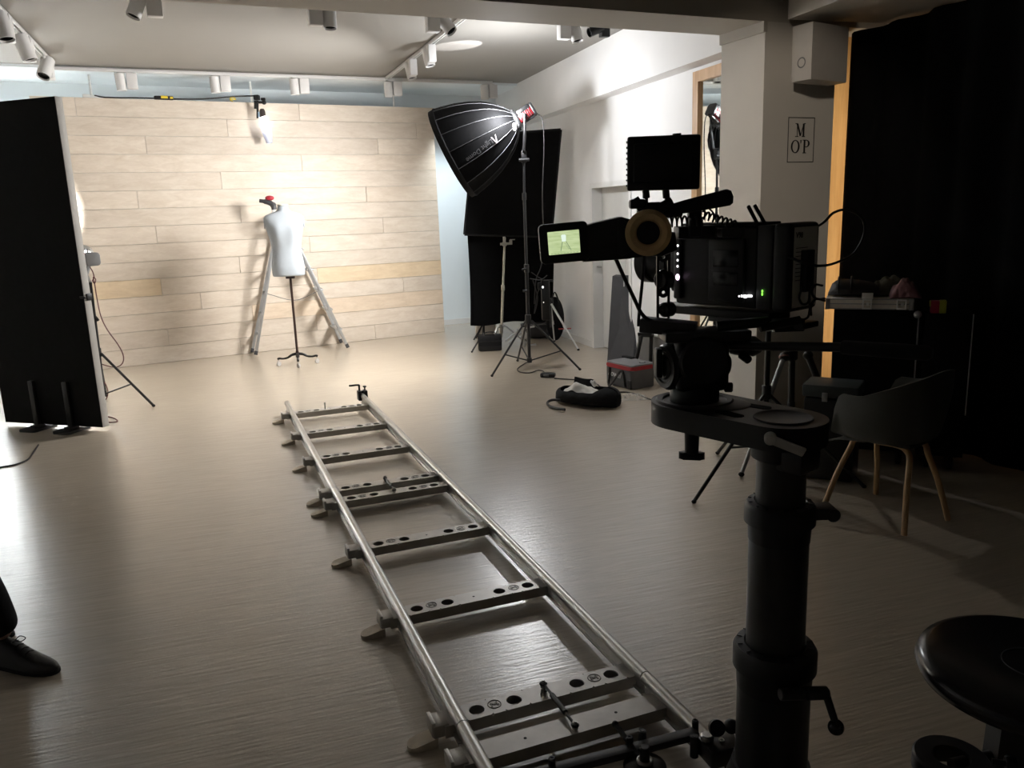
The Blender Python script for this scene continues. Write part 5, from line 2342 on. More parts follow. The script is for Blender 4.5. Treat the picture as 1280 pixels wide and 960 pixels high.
mb.cyl((sp.x, LY, .45), (sp.x, LY, .53), .028, n=14, bevel=.004)
mb.cyl((sp.x, LY, .10), (sp.x, LY, .15), .024, n=14, bevel=.003)
mb.build('stand_pole', M_SATIN, lp)
mb = MB()
mb.cyl(QL(107, 381), QL(123, 401), .012, n=10)
mb.build('tilt_lever', M_BLACK, lp)
ft0 = V(g(192, 507, .012))
for f in (ft0, sp + (ft0 - sp).length * azdir(215) + V((0, 0, .012)), sp + (ft0 - sp).length * azdir(335) + V((0, 0, .012))):
    f = V((f.x, f.y, .012))
    d = (V((f.x, f.y, 0)) - sp).normalized()
    mb = MB()
    t0_ = V((sp.x, LY, .48)) + d * .03
    mb.cyl(t0_, f, .0115, n=10)
    lg = mb.build('stand_leg', M_SATIN, lp)
    mb = MB()
    mb.cyl(V((sp.x, LY, .12)) + d * .02, t0_.lerp(f, .58), .007, n=8)
    mb.build('brace', M_SATIN, lg)
    mb = MB()
    mb.sphere(f, .015, (1, 1, .8), 10, 8)
    mb.build('rubber_foot', M_RUBBER, lg)
mb = MB()
mb.tube([QL(112, 333), QL(116, 340), QL(117.5, 347), QL(115.5, 351), QL(118.5, 354), QL(119.5, 349), QL(116.5, 347), QL(118.5, 356), QL(121, 372), QL(126, 395), QL(134, 412), QL(147, 430), QL(154, 444), QL(153, 454), QL(145, 459), QL(133, 457), QL(119, 452)], .0045, smooth=6, n=6)
mb.tube([QL(115, 395), QL(118, 430), QL(124, 470), QL(132, 480), QL(135, 492), QL(130, 502), QL(120, 503)], .0040, smooth=6, n=6)
mb.build('power_cord', M_CORDRED, lp)
mb = MB()
mb.tube([V(g(120, 521, .006)), V(g(136, 521, .006)), V(g(145, 524, .006)), V(g(146, 527, .006)), V(g(134, 528, .006)), V(g(122, 527, .006))], .005, smooth=5, n=6)
tag(mb.build('floor_cable', M_CORDRED), 'short dark red cable loop on the floor by the right foot of the black board', 'cable')

# ==================================================== CEILING FIXTURES
M_FIX = mat('white_fixture', (.66, .65, .64), .45, var=.02)
M_LENS = mat('dark_lens', (.02, .02, .02), .15, var=.05)


def track_rail(name, a, b_, label, z=Z_CEIL - .012):
    mb = MB()
    a, b_ = V((a[0], a[1], z - .012)), V((b_[0], b_[1], z - .012))
    d = b_ - a
    mb.X = frame((a + b_) / 2, d)
    mb.box((0, -.0135, 0), (d.length, .009, .034))
    mb.box((0, .0135, 0), (d.length, .009, .034))
    mb.box((0, 0, .012), (d.length, .036, .010))
    o = mb.build('lighting_track', M_FIX)
    tag(o, label, 'lighting track', 'white lighting tracks on the ceiling')
    mb = MB()
    mb.X = frame((a + b_) / 2, d)
    mb.box((0, 0, .004), (d.length - .01, .016, .008))
    mb.build('contact_slot', M_DKGREY, o)
    return o


# along the back
kA, kB = g(60, 84.2, 3.17), g(615, 103, 3.17)
zt = 3.165
track_rail('t', V(kA) - nB * .0, kB, 'long white lighting track across the ceiling above the plank partition', zt + .012)
lt0, lt1 = V(g(0, 12, 3.17)), V(g(66, 80, 3.17))
lt0 = lt1 + (lt0 - lt1) * 1.6
track_rail('t', lt0, lt1, 'short white lighting track on the ceiling at the upper left, above the black board')
rt0, rt1 = V(g(482, 100, 3.17)), V(g(577, 25, 3.17))
rt2 = rt0 + (rt1 - rt0) * 1.03
track_rail('t', rt0 + (rt1 - rt0) * .02, rt2, 'white lighting track running forward on the ceiling left of the softbox')
ft_a, ft_b = V(q(120, 12, 6.0)), V(q(760, 52, 7.4))
fa, fb = V((-3.3, 5.75, 0)), V((1.05, 7.62, 0))
track_rail('t', fa, fb, 'white lighting track on the ceiling just beyond the beam')


def spot(pos, aim, label, box_dir, black=False):
    """pos: point on the ceiling track; box adapter plus a swivelling cylinder."""
    p = V(pos)
    t = thing('track_spotlight', label, 'spotlight', p, 0, 'track spotlights on the ceiling')
    bd_ = V(box_dir).normalized()
    m = M_BLACK if black else M_FIX
    mb = MB()
    mb.X = frame(p, bd_)
    mb.box((0, 0, -.018), (.16, .034, .012), bevel=.002)
    mb.box((.055, 0, -.105), (.105, .075, .160), bevel=.006)
    mb.build('gear_box', m, t)
    mb = MB()
    j = p + bd_ * -.055 + V((0, 0, -.04))
    mb.cyl(p + bd_ * -.055 + V((0, 0, -.012)), j, .012, n=12)
    mb.sphere(j, .018)
    mb.build('swivel', m, t)
    a = V(aim).normalized()
    c = j + V((0, 0, -.075))
    mb = MB()
    mb.X = frame(c - a * .085, a.orthogonal(), a)
    mb.lathe([(0, 0), (.046, 0), (.050, .004), (.050, .170), (.047, .172), (.043, .160), (.043, .14), (0, .14)], 32)
    hd = mb.build('lamp_cylinder', m, t)
    mb = MB()
    mb.X = frame(c - a * .085, a.orthogonal(), a)
    mb.lathe([(0, .142), (.041, .142), (.042, .158)], 28)
    mb.build('lens', M_LENS, hd)
    return t


def tpos(px, py, z=2.98):
    w = V(g(px, py, z))
    return w


rowb = [('leftmost', 157), ('second from the left', 274), ('middle', 373), ('second from the right', 490), ('rightmost', 610)]
e_ = (V(kB) - V(kA))
for nm, px in rowb:
    pp = onwall(px, 95, kA, kB)
    spot((pp.x, pp.y, zt), (.02, .05, -1), '%s of the five white spotlights along the back ceiling track' % nm, e_ if nm not in () else -e_)
for nm, px, py, aim in (('nearest', 4, 14, (.25, -.1, -1)), ('middle', 30, 43, (.3, .05, -1)), ('farthest, brightly lit', 57, 70, (-.05, -.6, -.9))):
    pp = V(g(px, py, 3.17))
    pp = lt1 + (lt0 - lt1).normalized() * max(0, (pp - lt1).dot((lt0 - lt1).normalized()))
    sp3 = spot((pp.x, pp.y, Z_CEIL - .01), aim, '%s of the three white spotlights on the upper-left ceiling track' % nm, (lt1 - lt0))
    sp3.scale = (1.2, 1.2, 1.2)
for nm, px, py, aim in (('lower', 513, 75, (.2, -.1, -1)), ('upper', 537, 57, (.2, -.1, -1))):
    pp = V(g(px, py, 3.17))
    pp = rt0 + (rt2 - rt0).normalized() * (pp - rt0).dot((rt2 - rt0).normalized())
    spot((pp.x, pp.y, Z_CEIL - .01), aim, '%s of the two white spotlights on the track left of the softbox' % nm, (rt0 - rt2) * -1)
fd = (fb - fa).normalized()


def front_spot(px, py, aim, label, bd_, black=False, z=3.03):
    w = V(g(px, py, 3.0))
    d = ray(px, py)
    # meet the vertical plane of the track
    w = onwall(px, py, fa, fb)
    return spot((w.x, w.y, Z_CEIL - .01), aim, label, bd_, black)


front_spot(180, -9, (-.35, -.3, -1), 'white spotlight at the beam, above the left half of the plank partition', fd)
front_spot(402, 7, (0, -.12, -1), 'white spotlight hanging straight down behind the beam, second from the left', -fd)
front_spot(548, 12, (.75, -.35, -1), 'white spotlight behind the beam tilted right, near the bright patch on the ceiling', -fd)
front_spot(712, 32, (.2, -.15, -1), 'white spotlight behind the beam above the softbox lamp, beside a small black one', -fd)
bs = front_spot(750, 36, (-.8, -.3, -.35), 'small black spotlight behind the beam, the only black one', fd, True)
bs.scale = (.8, .8, .8)

# clip-on bulb hanging in front of the partition, and what runs along its top
TOPL = [px_on_panel(x, 128) for x in (110, 205, 318, 500)]
pt = lambda s, dz, dn=0: PL + uP * s + nP * dn + V((0, 0, HP + dz))
bl_ = thing('clamp_bulb', 'bare bright bulb in a black clamp, hanging at the top of the plank partition', 'lamp', pt(TOPL[2], 0))
YBl = (pt(TOPL[2], 0)).y - .12
QB = lambda x, y, d=0: V(q(x, y, YBl + d))
mb = MB()
mb.box(QB(321, 122), (.06, .07, .055), bevel=.008)
mb.box(QB(329, 124), (.05, .03, .030), bevel=.006)
mb.cyl(QB(318, 128), QB(332, 128), .014, n=12)
mb.cyl(QB(319, 126), QB(319, 136), .014, n=10)
mb.cyl(QB(322, 126), QB(322, 148), .013, n=10)
mb.sphere(QB(330, 128), .026)
mb.build('clamp', M_BLACK, bl_)
mb = MB()
mb.box(QB(323, 143), (.035, .02, .06), bevel=.006)
mb.build('blue_tape', mat('pale_blue', (.30, .42, .55), .5, var=.05), bl_)
mb = MB()
sA, sB = QB(327.5, 136), QB(329, 148)
mb.lathe([(0, 0), (.020, 0), (.032, .025), (.034, .10), (0, .10)], 24, frame(sA, V((0, 1, 0)), sB - sA))
mb.build('lamp_socket', mat('brown_socket', (.05, .038, .034), .4, var=.1), bl_)
bdir = (QB(336, 177) - QB(327, 140)).normalized()
mb = MB()
mb.lathe([(0, 0), (.028, .004), (.046, .03), (.052, .07), (.050, .11), (.040, .145), (.020, .165), (0, .17)], 28, frame(QB(329, 145), V((0, 1, 0)), bdir))
mb.build('bulb', mat('lit_bulb', (.9, .9, .9), .3, emit=(1, .98, .96), estr=7), bl_)
mb = MB()
bm2 = frame(QB(330.5, 152), V((0, 1, 0)), bdir)
mb.lathe([(.058, 0), (.060, .06), (.054, .14), (.036, .24), (.030, .245), (.048, .14), (.055, .06), (.055, 0)], 28, bm2)
mb.build('frosted_cone', mat('frosted_plastic', (.75, .78, .86), .4, trans=.6, var=.02), bl_)
# cable along the partition top
mb = MB()
cp = [(118, 119), (128, 121), (136, 123.5), (150, 123), (170, 122), (192, 122.5), (222, 123.5), (250, 123.5), (280, 121.5), (300, 120), (318, 119.5)]
pts = []
for x, y in cp:
    s = px_on_panel(x, y)
    w = onwall(x, y, PA, PB)
    pts.append(V((w.x, w.y, max(w.z, HP + .008))) - nP * .02)
mb.tube(pts, .008, smooth=4, n=6)
tag(mb.build('top_cable', M_CORD), 'black cable lying along the top edge of the plank partition', 'cable')
s = px_on_panel(205, 122)
pk = thing('plug_box', 'small black box with a yellow label on top of the plank partition', 'plug box', pt(s, 0, -.03))
mb = MB()
mb.X = frame(pt(s, .022, -.03), uP)
mb.box((0, 0, 0), (.20, .06, .040), bevel=.012, seg=3)
mb.build('box_body', M_BLACK, pk)
mb = MB()
mb.X = frame(pt(s, .022, -.03), uP)
mb.box((.005, -.031, .004), (.07, .002, .024))
mb.box((.078, -.031, .0), (.030, .002, .020))
mb.box((.005, 0, .0205), (.07, .05, .002))
mb.build('yellow_label', M_YELLOW, pk)
mb = MB()
s = px_on_panel(291, 120)
c = pt(s, .03, -.02)
mb.tube([c + uP * (.03 * math.cos(t)) + V((0, 0, .022 * math.sin(t))) for t in [k * PI / 4 for k in range(7)]], .006, n=6, smooth=3)
mb.cyl(c - uP * .03, c + uP * .035, .006, n=6)
tag(mb.build('yellow_tie', M_YELLOW), 'yellow tie knotted round the cable on the partition top, left of the bulb', 'cable tie')
s = px_on_panel(108, 121)
mb = MB()
mb.X = frame(pt(s, .018, -.03), uP)
mb.box((0, 0, 0), (.07, .04, .036), bevel=.006)
mb.box((.07, 0, -.004), (.09, .03, .026), bevel=.006)
tag(mb.build('white_plug', M_WHITE), 'small white plug at the left end of the cable on the partition top', 'plug')
# white rods hanging from the ceiling behind the partition
for px, yt, yb_, lb in ((116, 92, 122, 'left'), (318, 100, 120, 'middle'), (497, 112, 134, 'right')):
    s = px_on_panel(px, 125)
    b0 = pt(s, -.30, -.14)
    mb = MB()
    mb.box(b0 + V((0, 0, .29)), (.020, .020, .58), bevel=.003)
    mb.box(b0 + V((0, 0, .585)), (.035, .035, .01), bevel=.003)
    o = mb.build('support_rod', M_WHITE)
    tag(o, '%s of three thin white rods tying the plank partition to the ceiling' % lb, 'rod', 'white rods above the partition')

# wall speaker on the column ------------------------------------------
spk = thing('wall_speaker', "white loudspeaker fixed high on the column above the M O'P sign", 'loudspeaker', onwall(1025, 70, CFL, CFR))
sa = V(q(990, 65, 5.42))
k0 = V(q(1015, 62, 5.28))
k1 = V(q(1060, 60, 5.50))
k0 = V((k0.x, k0.y, 0))
dl_ = V((sa.x, sa.y, 0)) - k0
dr_ = V((k1.x, k1.y, 0)) - k0
zt_, zb_ = V(q(1015, 26, 5.28)).z, V(q(1013, 99, 5.28)).z
zt_ = min(zt_, 2.69)
mb = MB()
P = [k0, k0 + dr_, k0 + dr_ + dl_ * .9, k0 + dl_]
mb.prism([(p.x, p.y) for p in P], zb_, zt_, bevel=.008)
sb_ = mb.build('cabinet', mat('speaker_white', (.50, .475, .44), .55, var=.03), spk)
mb = MB()
nl = V((dl_.y, -dl_.x, 0)).normalized()
if nl.dot(dr_) > 0:
    nl = -nl
cen = k0 + dl_ * .5 + V((0, 0, zb_ + .11))
mb.lathe([(.0, -.004), (.022, -.004), (.026, .0015), (.032, .0015), (.034, -.002)], 28, frame(cen, V((0, 0, 1)), nl))
mb.build('port', M_GREY, sb_)
mb = MB()
cm = k0 + (dl_ + dr_) * .5
mb.box(V((cm.x, cm.y, (zt_ + zb_) / 2)) + V((.1, .12, 0)), (.10, .22, .08), bevel=.006, rz=-.3)
mb.build('wall_bracket', M_GREY, spk)
# ==================================================== BLACK DRAPE (RIGHT)
mb = MB()
rows = []
N_ = 150
for i in range(N_ + 1):
    y = 5.90 - 8.7 * i / N_
    base = V((2.764 - .311 * (y - 4.829), y, 0))
    off_ = .035 * math.sin(i * 1.15) + .018 * math.sin(i * .43 + 1)
    p = base + nR * off_
    rows.append([(p.x + nR.x * .01 * math.sin(i * 1.15 + 2) * (1 - h), p.y, .012 + h * 2.672) for h in (0, .25, .5, .75, 1)])
mb.grid(rows)
dp = mb.build('black_drape', M_MOLTON, None, solidify=.004, ang=80)
tag(dp, 'floor-length black drape covering the whole right-hand side', 'drape')

# ==================================================== CHAIR
ch = thing('shell_chair', 'dark grey shell armchair with bent oak legs, seen from behind at the right', 'chair', (1.87, 3.87, 0))
fz = azdir(-37)                        # where the sitter faces
rz_ = azdir(53)                        # sitter's right
CHM = Matrix((rz_, fz, V((0, 0, 1)))).transposed().to_4x4()
CHM.translation = V((1.865, 3.875, 0))
mb = MB()
mb.X = CHM
rows = []
NT, NH = 45, 12
for i in range(NT):
    t = -1 + 2 * i / (NT - 1)           # -1 left arm front ... 0 back ... 1 right arm front
    a = t * math.radians(128)
    # plan outline of the rim (superellipse opening to the front)
    rx, ry = .285, .25
    sx = math.sin(a)
    cx = -math.cos(a)
    ex = 2.6
    k = (abs(sx) ** ex + abs(cx) ** ex) ** (-1 / ex)
    X_, Y_ = sx * k * rx, cx * k * ry - .0
    armf = max(0, -cx)                 # 1 at the back, 0 towards the arms
    rim = .665 + .115 * max(0, math.cos(a)) ** 1.1
    if abs(t) > .86:
        rim -= .20 * ((abs(t) - .86) / .14) ** 2.2
    row = []
    for j in range(NH):
        h = j / (NH - 1)
        # profile from the seat centre outward then up
        if h < .45:
            f = h / .45
            r = f * .82
            z = .425 + .012 * f * f
        else:
            f = (h - .45) / .55
            r = .82 + .18 * math.sin(f * PI / 2)
            z = .437 + (rim - .437) * (f ** 1.25)
        row.append((X_ * r, Y_ * r, z))
    rows.append(row)
mb.grid(rows)
# front of the seat
rowsf = []
a_end = math.radians(128)
for i in range(13):
    t = -1 + 2 * i / 12
    x = t * .225
    rowsf.append([(x * 1.0, .0 + .165 * g_, .425 + .010 * abs(t) ** 2 - .02 * g_ ** 3) for g_ in (0, .35, .7, 1, 1.25)])
mb.grid(rowsf)
M_SHELL = mat('dark_olive_shell', (.045, .048, .042), .45, var=.06)
sh_ = mb.build('seat_shell', M_SHELL, ch, solidify=.008, ang=60)
M_OAK = wood_mat('bent_oak', (.30, .17, .075), (.48, .30, .14), .4, scale=(12, 12, 1.5))
feet = {'fl': g(1027, 641), 'fr': g(1130, 671), 'bl': g(1095, 618), 'br': g(1185, 651)}


def arch(a, b_, inward):
    mb = MB()
    a, b_ = V((a.x, a.y, .006)), V((b_.x, b_.y, .006))
    m_ = (a + b_) / 2
    d = (b_ - a).normalized()
    w = (b_ - a).length
    top = .405
    a2 = a + d * w * .16 + inward * .11
    b2 = b_ - d * w * .16 + inward * .11
    P = [a, a.lerp(V((a2.x, a2.y, top)), .5), V((a2.x, a2.y, top - .06)) - d * .005, V((a2.x, a2.y, top - .018)) + d * .012, V((a2.x, a2.y, top)) + d * .05,
         V(((a2.x + b2.x) / 2, (a2.y + b2.y) / 2, top)),
         V((b2.x, b2.y, top)) - d * .05, V((b2.x, b2.y, top - .018)) - d * .012, V((b2.x, b2.y, top - .06)) + d * .005, b_.lerp(V((b2.x, b2.y, top)), .5), b_]
    mb.tube(P, .0145, n=12, smooth=6)
    return mb.build('leg_frame', M_OAK, ch)


fl_, fr_, bl2, br2 = [V(feet[k]) for k in ('fl', 'fr', 'bl', 'br')]
inw = ((bl2 + br2) / 2 - (fl_ + fr_) / 2).normalized()
arch(fl_, fr_, inw)
arch(bl2, br2, -inw)
mb = MB()
c_ = (fl_ + fr_ + bl2 + br2) / 4
mb.box((c_.x, c_.y, .412), (.22, .30, .022), bevel=.004, rz=math.radians(37))
mb.build('under_frame', M_BLACK, ch)

# ==================================================== TRIPOD / STAND (RIGHT)
st_ = thing('black_light_stand', 'black light stand with spread legs standing behind the dolly column', 'light stand', (1.36, 4.45, 0))
f1, f2, f3 = V(g(867.5, 627, .01)), V(g(1080, 608, .01)), V(g(897, 566, .01))
cst_ = V(((f1.x + f2.x + f3.x) / 3 + .02, (f1.y + f2.y + f3.y) / 3, 0))
hub = V(q(958, 490, cst_.y))
cst_ = V((hub.x, hub.y, 0))
for f in (f1, f2, f3):
    mb = MB()
    mb.cyl(hub + V((0, 0, 0)), f, .0105, n=12)
    lg = mb.build('stand_leg', M_SATIN, st_)
    mb = MB()
    mb.cyl((cst_.x, cst_.y, f.z + .20), hub.lerp(f, .52), .0065, n=8)
    mb.build('brace', M_SATIN, lg)
    mb = MB()
    mb.sphere(f, .014, (1, 1, .75), 10, 8)
    mb.build('rubber_foot', M_RUBBER, lg)
mb = MB()
mb.cyl((cst_.x, cst_.y, .18), (cst_.x, cst_.y, hub.z + .35), .016, n=14)
mb.cyl((cst_.x, cst_.y, hub.z - .04), (cst_.x, cst_.y, hub.z + .04), .026, n=14, bevel=.003)
mb.build('stand_pole', M_SATIN, st_)
tr2 = thing('camera_tripod', 'camera tripod with one bright silver leg, standing against the column behind the dolly', 'tripod', (1.7, 4.9, 0))
YT = 4.95
ap2 = V(q(988, 440, YT))
legs = [(V(q(980, 446, YT - .05)), V(q(951, 526, YT - .25)), 'alu'), (V(q(990, 446, YT)), V(q(988, 545, YT + .02)), 'blk'), (V(q(1010, 444, YT)), V(q(1040, 520, YT + .02)), 'blk')]
for a, b_, m in legs:
    d = (b_ - a)
    foot = a + d * ((.015 - a.z) / d.z)
    mb = MB()
    mid = a.lerp(foot, .52)
    if m == 'alu':
        mb.cyl(a, mid, .0165, n=14)
        mb.cyl(mid, foot, .012, n=12)
    else:
        mb.cyl(a, mid, .021, n=14)
        mb.cyl(mid, foot, .014, n=12)
    lg = mb.build('tripod_leg', M_ALUMATT if m == 'alu' else M_SATIN, tr2)
    if m == 'alu':
        lg['label'] = 'bright silver leg'
    mb = MB()
    mb.cyl(mid - d.normalized() * .03, mid + d.normalized() * .03, .024, n=14, bevel=.004)
    mb.build('leg_clamp', M_BLACK, lg)
    mb = MB()
    mb.sphere(foot, .018, (1, 1, .8), 10, 8)
    mb.build('rubber_foot', M_RUBBER, lg)
mb = MB()
for a, b_, m in legs:
    mb.sphere(a, .030, (1, 1, 1), 14, 10)
mb.cyl(ap2 + V((0, 0, -.05)), ap2 + V((0, 0, .06)), .045, n=20, bevel=.008)
mb.build('spider', M_BLACK, tr2)
mb = MB()
mb.torus(.024, .008, frame(legs[0][0], V((1, 0, 0)), (legs[0][1] - legs[0][0])), 20, 8)
mb.build('pink_collar', mat('dusky_pink', (.25, .12, .11), .5, var=.08), tr2)

# ==================================================== CASES BY THE DRAPE
p0_ = V(q(1042, 400, 4.78))
TD = azdir(114)                        # along the front of the cases
TB_ = azdir(24)                        # from the front to the back


def tx(px, py=400):                    # distance along the case fronts
    w = onwall(px, py, p0_, p0_ + TD)
    return (V((w.x, w.y, 0)) - V((p0_.x, p0_.y, 0))).dot(TD), w.z


TX = frame(V((p0_.x, p0_.y, 0)), TD)
ztop = tx(1090, 387)[1]
trk = thing('flight_case', 'tall black flight case with a silver corner edge, carrying a silver case on top', 'flight case', TX @ V((.25, .2, 0)))
l1 = tx(1149)[0]
mb = MB()
mb.X = TX
mb.box((l1 / 2, .20, (ztop + .09) / 2), (l1, .40, ztop - .09), bevel=.006)
body2 = mb.build('case_body', M_FLOCK, trk)
mb = MB()
mb.X = TX
mb.box((l1 - .004, -.002, (ztop + .09) / 2), (.008, .008, ztop - .10))
mb.sphere((l1 - .01, .0, ztop - .025), .022, u=14, v=10)
mb.build('metal_edge', M_ALUMATT, body2)


def casters(x0, x1, y0, y1, parent):
    for x in (x0, x1):
        for y in (y0, y1):
            mb = MB()
            mb.X = TX
            mb.cyl((x - .015, y, .045), (x + .015, y, .045), .044, n=18, bevel=.005)
            mb.box((x, y, .086), (.06, .06, .012))
            mb.build('caster', M_RUBBER, parent)


casters(.06, l1 - .06, .06, .34, trk)
l2, l3 = tx(1156)[0], tx(1217)[0]
tk2 = thing('flight_case', 'black flight case with one thin silver edge, rightmost in front of the black drape', 'flight case', TX @ V(((l2 + l3) / 2, .15, 0)))
mb = MB()
mb.X = TX
mb.box(((l2 + l3) / 2, .12, (ztop + .07) / 2), (l3 - l2, .28, ztop - .11), bevel=.006)
body3 = mb.build('case_body', M_FLOCK, tk2)
mb = MB()
mb.X = TX
mb.box((l3 - .004, -.021, (ztop + .09) / 2 + .12), (.006, .006, ztop - .36))
mb.build('metal_edge', M_ALUMATT, body3)
casters(l2 + .06, l3 - .06, .04, .20, tk2)
ac = thing('silver_case', 'shallow silver aluminium case with bright latches, lying on the black flight case', 'case', TX @ V((.2, .18, ztop)))
hA_ = .062
zb3 = ztop + .001
x0_ = tx(1031)[0]
la = tx(1141)[0] - x0_
AMx = TX @ Matrix.Translation((x0_, -.006, zb3))
mb = MB()
mb.X = AMx
mb.box((la / 2, .16, hA_ / 2), (la, .32, hA_), bevel=.003)
acb = mb.build('case_body', mat('ribbed_aluminium', (.82, .77, .69), .45, .15, var=.08, scale=40), ac)
mb = MB()
mb.X = AMx
for z in (.004, hA_ * .52, hA_ - .003):
    mb.box((la / 2, -.001, z), (la, .004, .005))
for x in (.012, la - .012):
    mb.box((x, -.002, hA_ / 2), (.026, .006, hA_ + .004), bevel=.002)
mb.build('edge_trim', M_ALUMATT, acb)
M_LATCH = mat('bright_latch', (.92, .92, .90), .3, .0, var=.03)
for x, hasp in ((la * .48, True), (la * .865, False)):
    mb = MB()
    mb.X = AMx
    for sx in (-1, 1):
        mb.box((x + sx * .022, -.006, hA_ * .52), (.008, .010, .050), bevel=.002)
    for z in (.006, .056):
        mb.box((x, -.006, z), (.052, .010, .008), bevel=.002)
    mb.box((x + .004, -.009, hA_ * .52), (.016, .008, .022), bevel=.003)
    if hasp:
        mb.box((x, -.003, hA_ + .018), (.06, .006, .034), bevel=.002)
    mb.build('latch', M_LATCH, acb)
# things lying on it
soft = thing('rolled_fabric', 'dark rolled garment bag lying on the left end of the silver case', 'bag', AMx @ V((.155, .15, hA_)))
mb = MB()
M = AMx @ Matrix.Translation((.155, .15, hA_))
rows = []
for i in range(15):
    f = i / 14
    r = math.sqrt(max(.02, 1 - (2 * f - 1) ** 4))
    rows.append([(-.15 + .30 * f, .12 * r * math.cos(t), .002 + .055 * r * (1 + math.sin(t)) * (1 - .25 * f)) for t in [2 * PI * k / 16 for k in range(16)]])
mb.X = M
Rr = mb.grid(rows, closed_v=True)
mb.bm.faces.new(Rr[0])
mb.bm.faces.new(Rr[-1])
mb.build('roll', mat('dark_nylon', (.022, .021, .023), .6, var=.15, bump=.3, bscale=40), soft)
mb = MB()
mb.X = M
for x in (-.09, -.02):
    mb.tube([(x, .122 * math.cos(t), .002 + .056 * (1 + math.sin(t))) for t in [-.4 + k * PI * 1.3 / 9 for k in range(10)]], .007, n=6)
mb.build('binding', M_BLACK, soft)
rg = random.Random(9)


def crumple(name, c, sx, sy, sz, m, label, cat, rzv=0.0, seed=1):
    rg = random.Random(seed)
    mb = MB()
    rows = []
    nI, nJ = 16, 12
    for i in range(nI):
        row = []
        for j in range(nJ):
            f, h = i / (nI - 1), j / (nJ - 1)
            e = (math.sin(PI * f) * math.sin(PI * h)) ** .6
            row.append(((f - .5) * sx + rg.uniform(-.1, .1) * sx * .2, (h - .5) * sy, .003 + sz * e * rg.uniform(.65, 1.1)))
        rows.append(row)
    mb.X = Matrix.Translation(c) @ Matrix.Rotation(rzv, 4, 'Z')
    mb.grid(rows)
    o = mb.build(name, m, None, solidify=.003, subsurf=1, ang=70)
    return tag(o, label, cat)


crumple('folded_cloth', AMx @ V((.345, .20, hA_)), .24, .20, .125, mat('olive_cloth', (.085, .082, .060), .8, var=.2, scale=20, bump=.3, bscale=30), 'crumpled olive-grey cloth heaped on the middle of the silver case', 'cloth', -.35, 4)
crumple('pink_plastic_bag', AMx @ V((la - .05, .12, hA_)), .17, .20, .115, mat('pink_plastic', (.30, .15, .17), .35, var=.12, scale=30, bump=.4, bscale=40), 'crumpled pinkish plastic bag on the right end of the silver case', 'plastic bag', -.35, 8)
sxc = tx(1171)[0]
zt2 = ztop - .02
sbx = thing('sweet_packet', 'small red and yellow-green packet on the rightmost black flight case', 'packet', TX @ V((sxc, .05, zt2)))
mb = MB()
mb.X = TX
mb.box((sxc - .012, .05, zt2 + .036), (.046, .06, .070), bevel=.004)
mb.build('red_half', mat('magenta_card', (.42, .02, .06), .5, var=.08), sbx)
mb = MB()
mb.X = TX
mb.box((sxc + .028, .048, zt2 + .037), (.036, .062, .072), bevel=.004)
mb.box((sxc - .033, .05, zt2 + .053), (.014, .055, .034), bevel=.003)
mb.build('lime_half', mat('lime_card', (.36, .38, .03), .5, var=.08), sbx)
# low dark case behind the tripod
lc2 = thing('low_case', 'low grey-green equipment case on the floor behind the tripod and the shell chair', 'case', (1.8, 4.45, 0))
ca, cb3 = V(q(1003, 480, 4.48)), V(q(1066, 496, 4.34))
d = V((cb3.x - ca.x, cb3.y - ca.y, 0))
d *= 1.1
mb = MB()
LX = frame(V((ca.x, ca.y, 0)), d)
mb.X = LX
lz = ca.z
mb.box((d.length / 2, .12, lz - .035), (d.length, .24, .07), bevel=.008)
lid_ = mb.build('lid', mat('slate_case', (.045, .055, .055), .5, var=.08), lc2)
mb = MB()
mb.X = LX
mb.box((d.length / 2, .12, (lz - .08) / 2 + .004), (d.length - .02, .22, lz - .085), bevel=.01)
mb.build('case_body', M_BLACK, lc2)
mb = MB()
mb.X = LX
for x in (d.length * .42,):
    mb.box((x, -.006, lz - .065), (.030, .012, .05), bevel=.003)
mb.build('latch', M_ALUMATT, lid_)

# ==================================================== STOOL
sc0 = V(q(1294, 828, 1.5))
stl = thing('studio_stool', 'round black stool with a bracketed stem, cut off by the lower right corner', 'stool', (sc0.x, sc0.y, 0))
zs = sc0.z
mb = MB()
rS = .222
mb.lathe([(0, -.062), (rS - .04, -.060), (rS - .008, -.046), (rS, -.024), (rS - .006, -.008), (rS - .025, .0), (.06, -.003), (0, -.004)], 64, Matrix.Translation((sc0.x, sc0.y, zs)))
seat = mb.build('seat', M_GLOSS, stl, ang=50)
mb = MB()
mb.torus(.060, .0012, Matrix.Translation((sc0.x, sc0.y, zs - .002)), 40, 6)
mb.build('seat_groove', M_DKGREY, seat)
ua = V((-.30, -.2, 0)).normalized()
mb = MB()
top_ = V((sc0.x - .028, sc0.y - .03, zs - .062))
bot_ = V((sc0.x - .055, sc0.y - .05, zs - .30))
mb.slab(top_ + V((-.045, 0, 0)), top_ + V((.045, 0, 0)), bot_ + V((.038, 0, 0)), bot_ + V((-.04, 0, 0)), (0, .05, 0))
mb.build('bracket', M_SATIN, stl)
mb = MB()
mb.cyl((sc0.x, sc0.y, .10), (sc0.x, sc0.y, zs - .06), .024, n=24)
mb.cyl((sc0.x, sc0.y, .10), (sc0.x, sc0.y, zs - .32), .034, n=24, bevel=.003)
mb.build('stem', M_SATIN, stl)
mb = MB()
kb = V(q(1262, 955, 1.43))
mb.cyl(kb + V((-.03, .01, 0)), kb + V((0, 0, 0)), .006, n=12)
mb.lathe([(0, -.008), (.014, -.008), (.017, -.004), (.017, .010), (.012, .014), (0, .014)], 8, frame(kb, V((0, 0, 1)), V((1, -.3, .0))))
mb.build('knob', M_BLACK, stl)
mb = MB()
rg_c = V(q(1190, 960, 1.22))
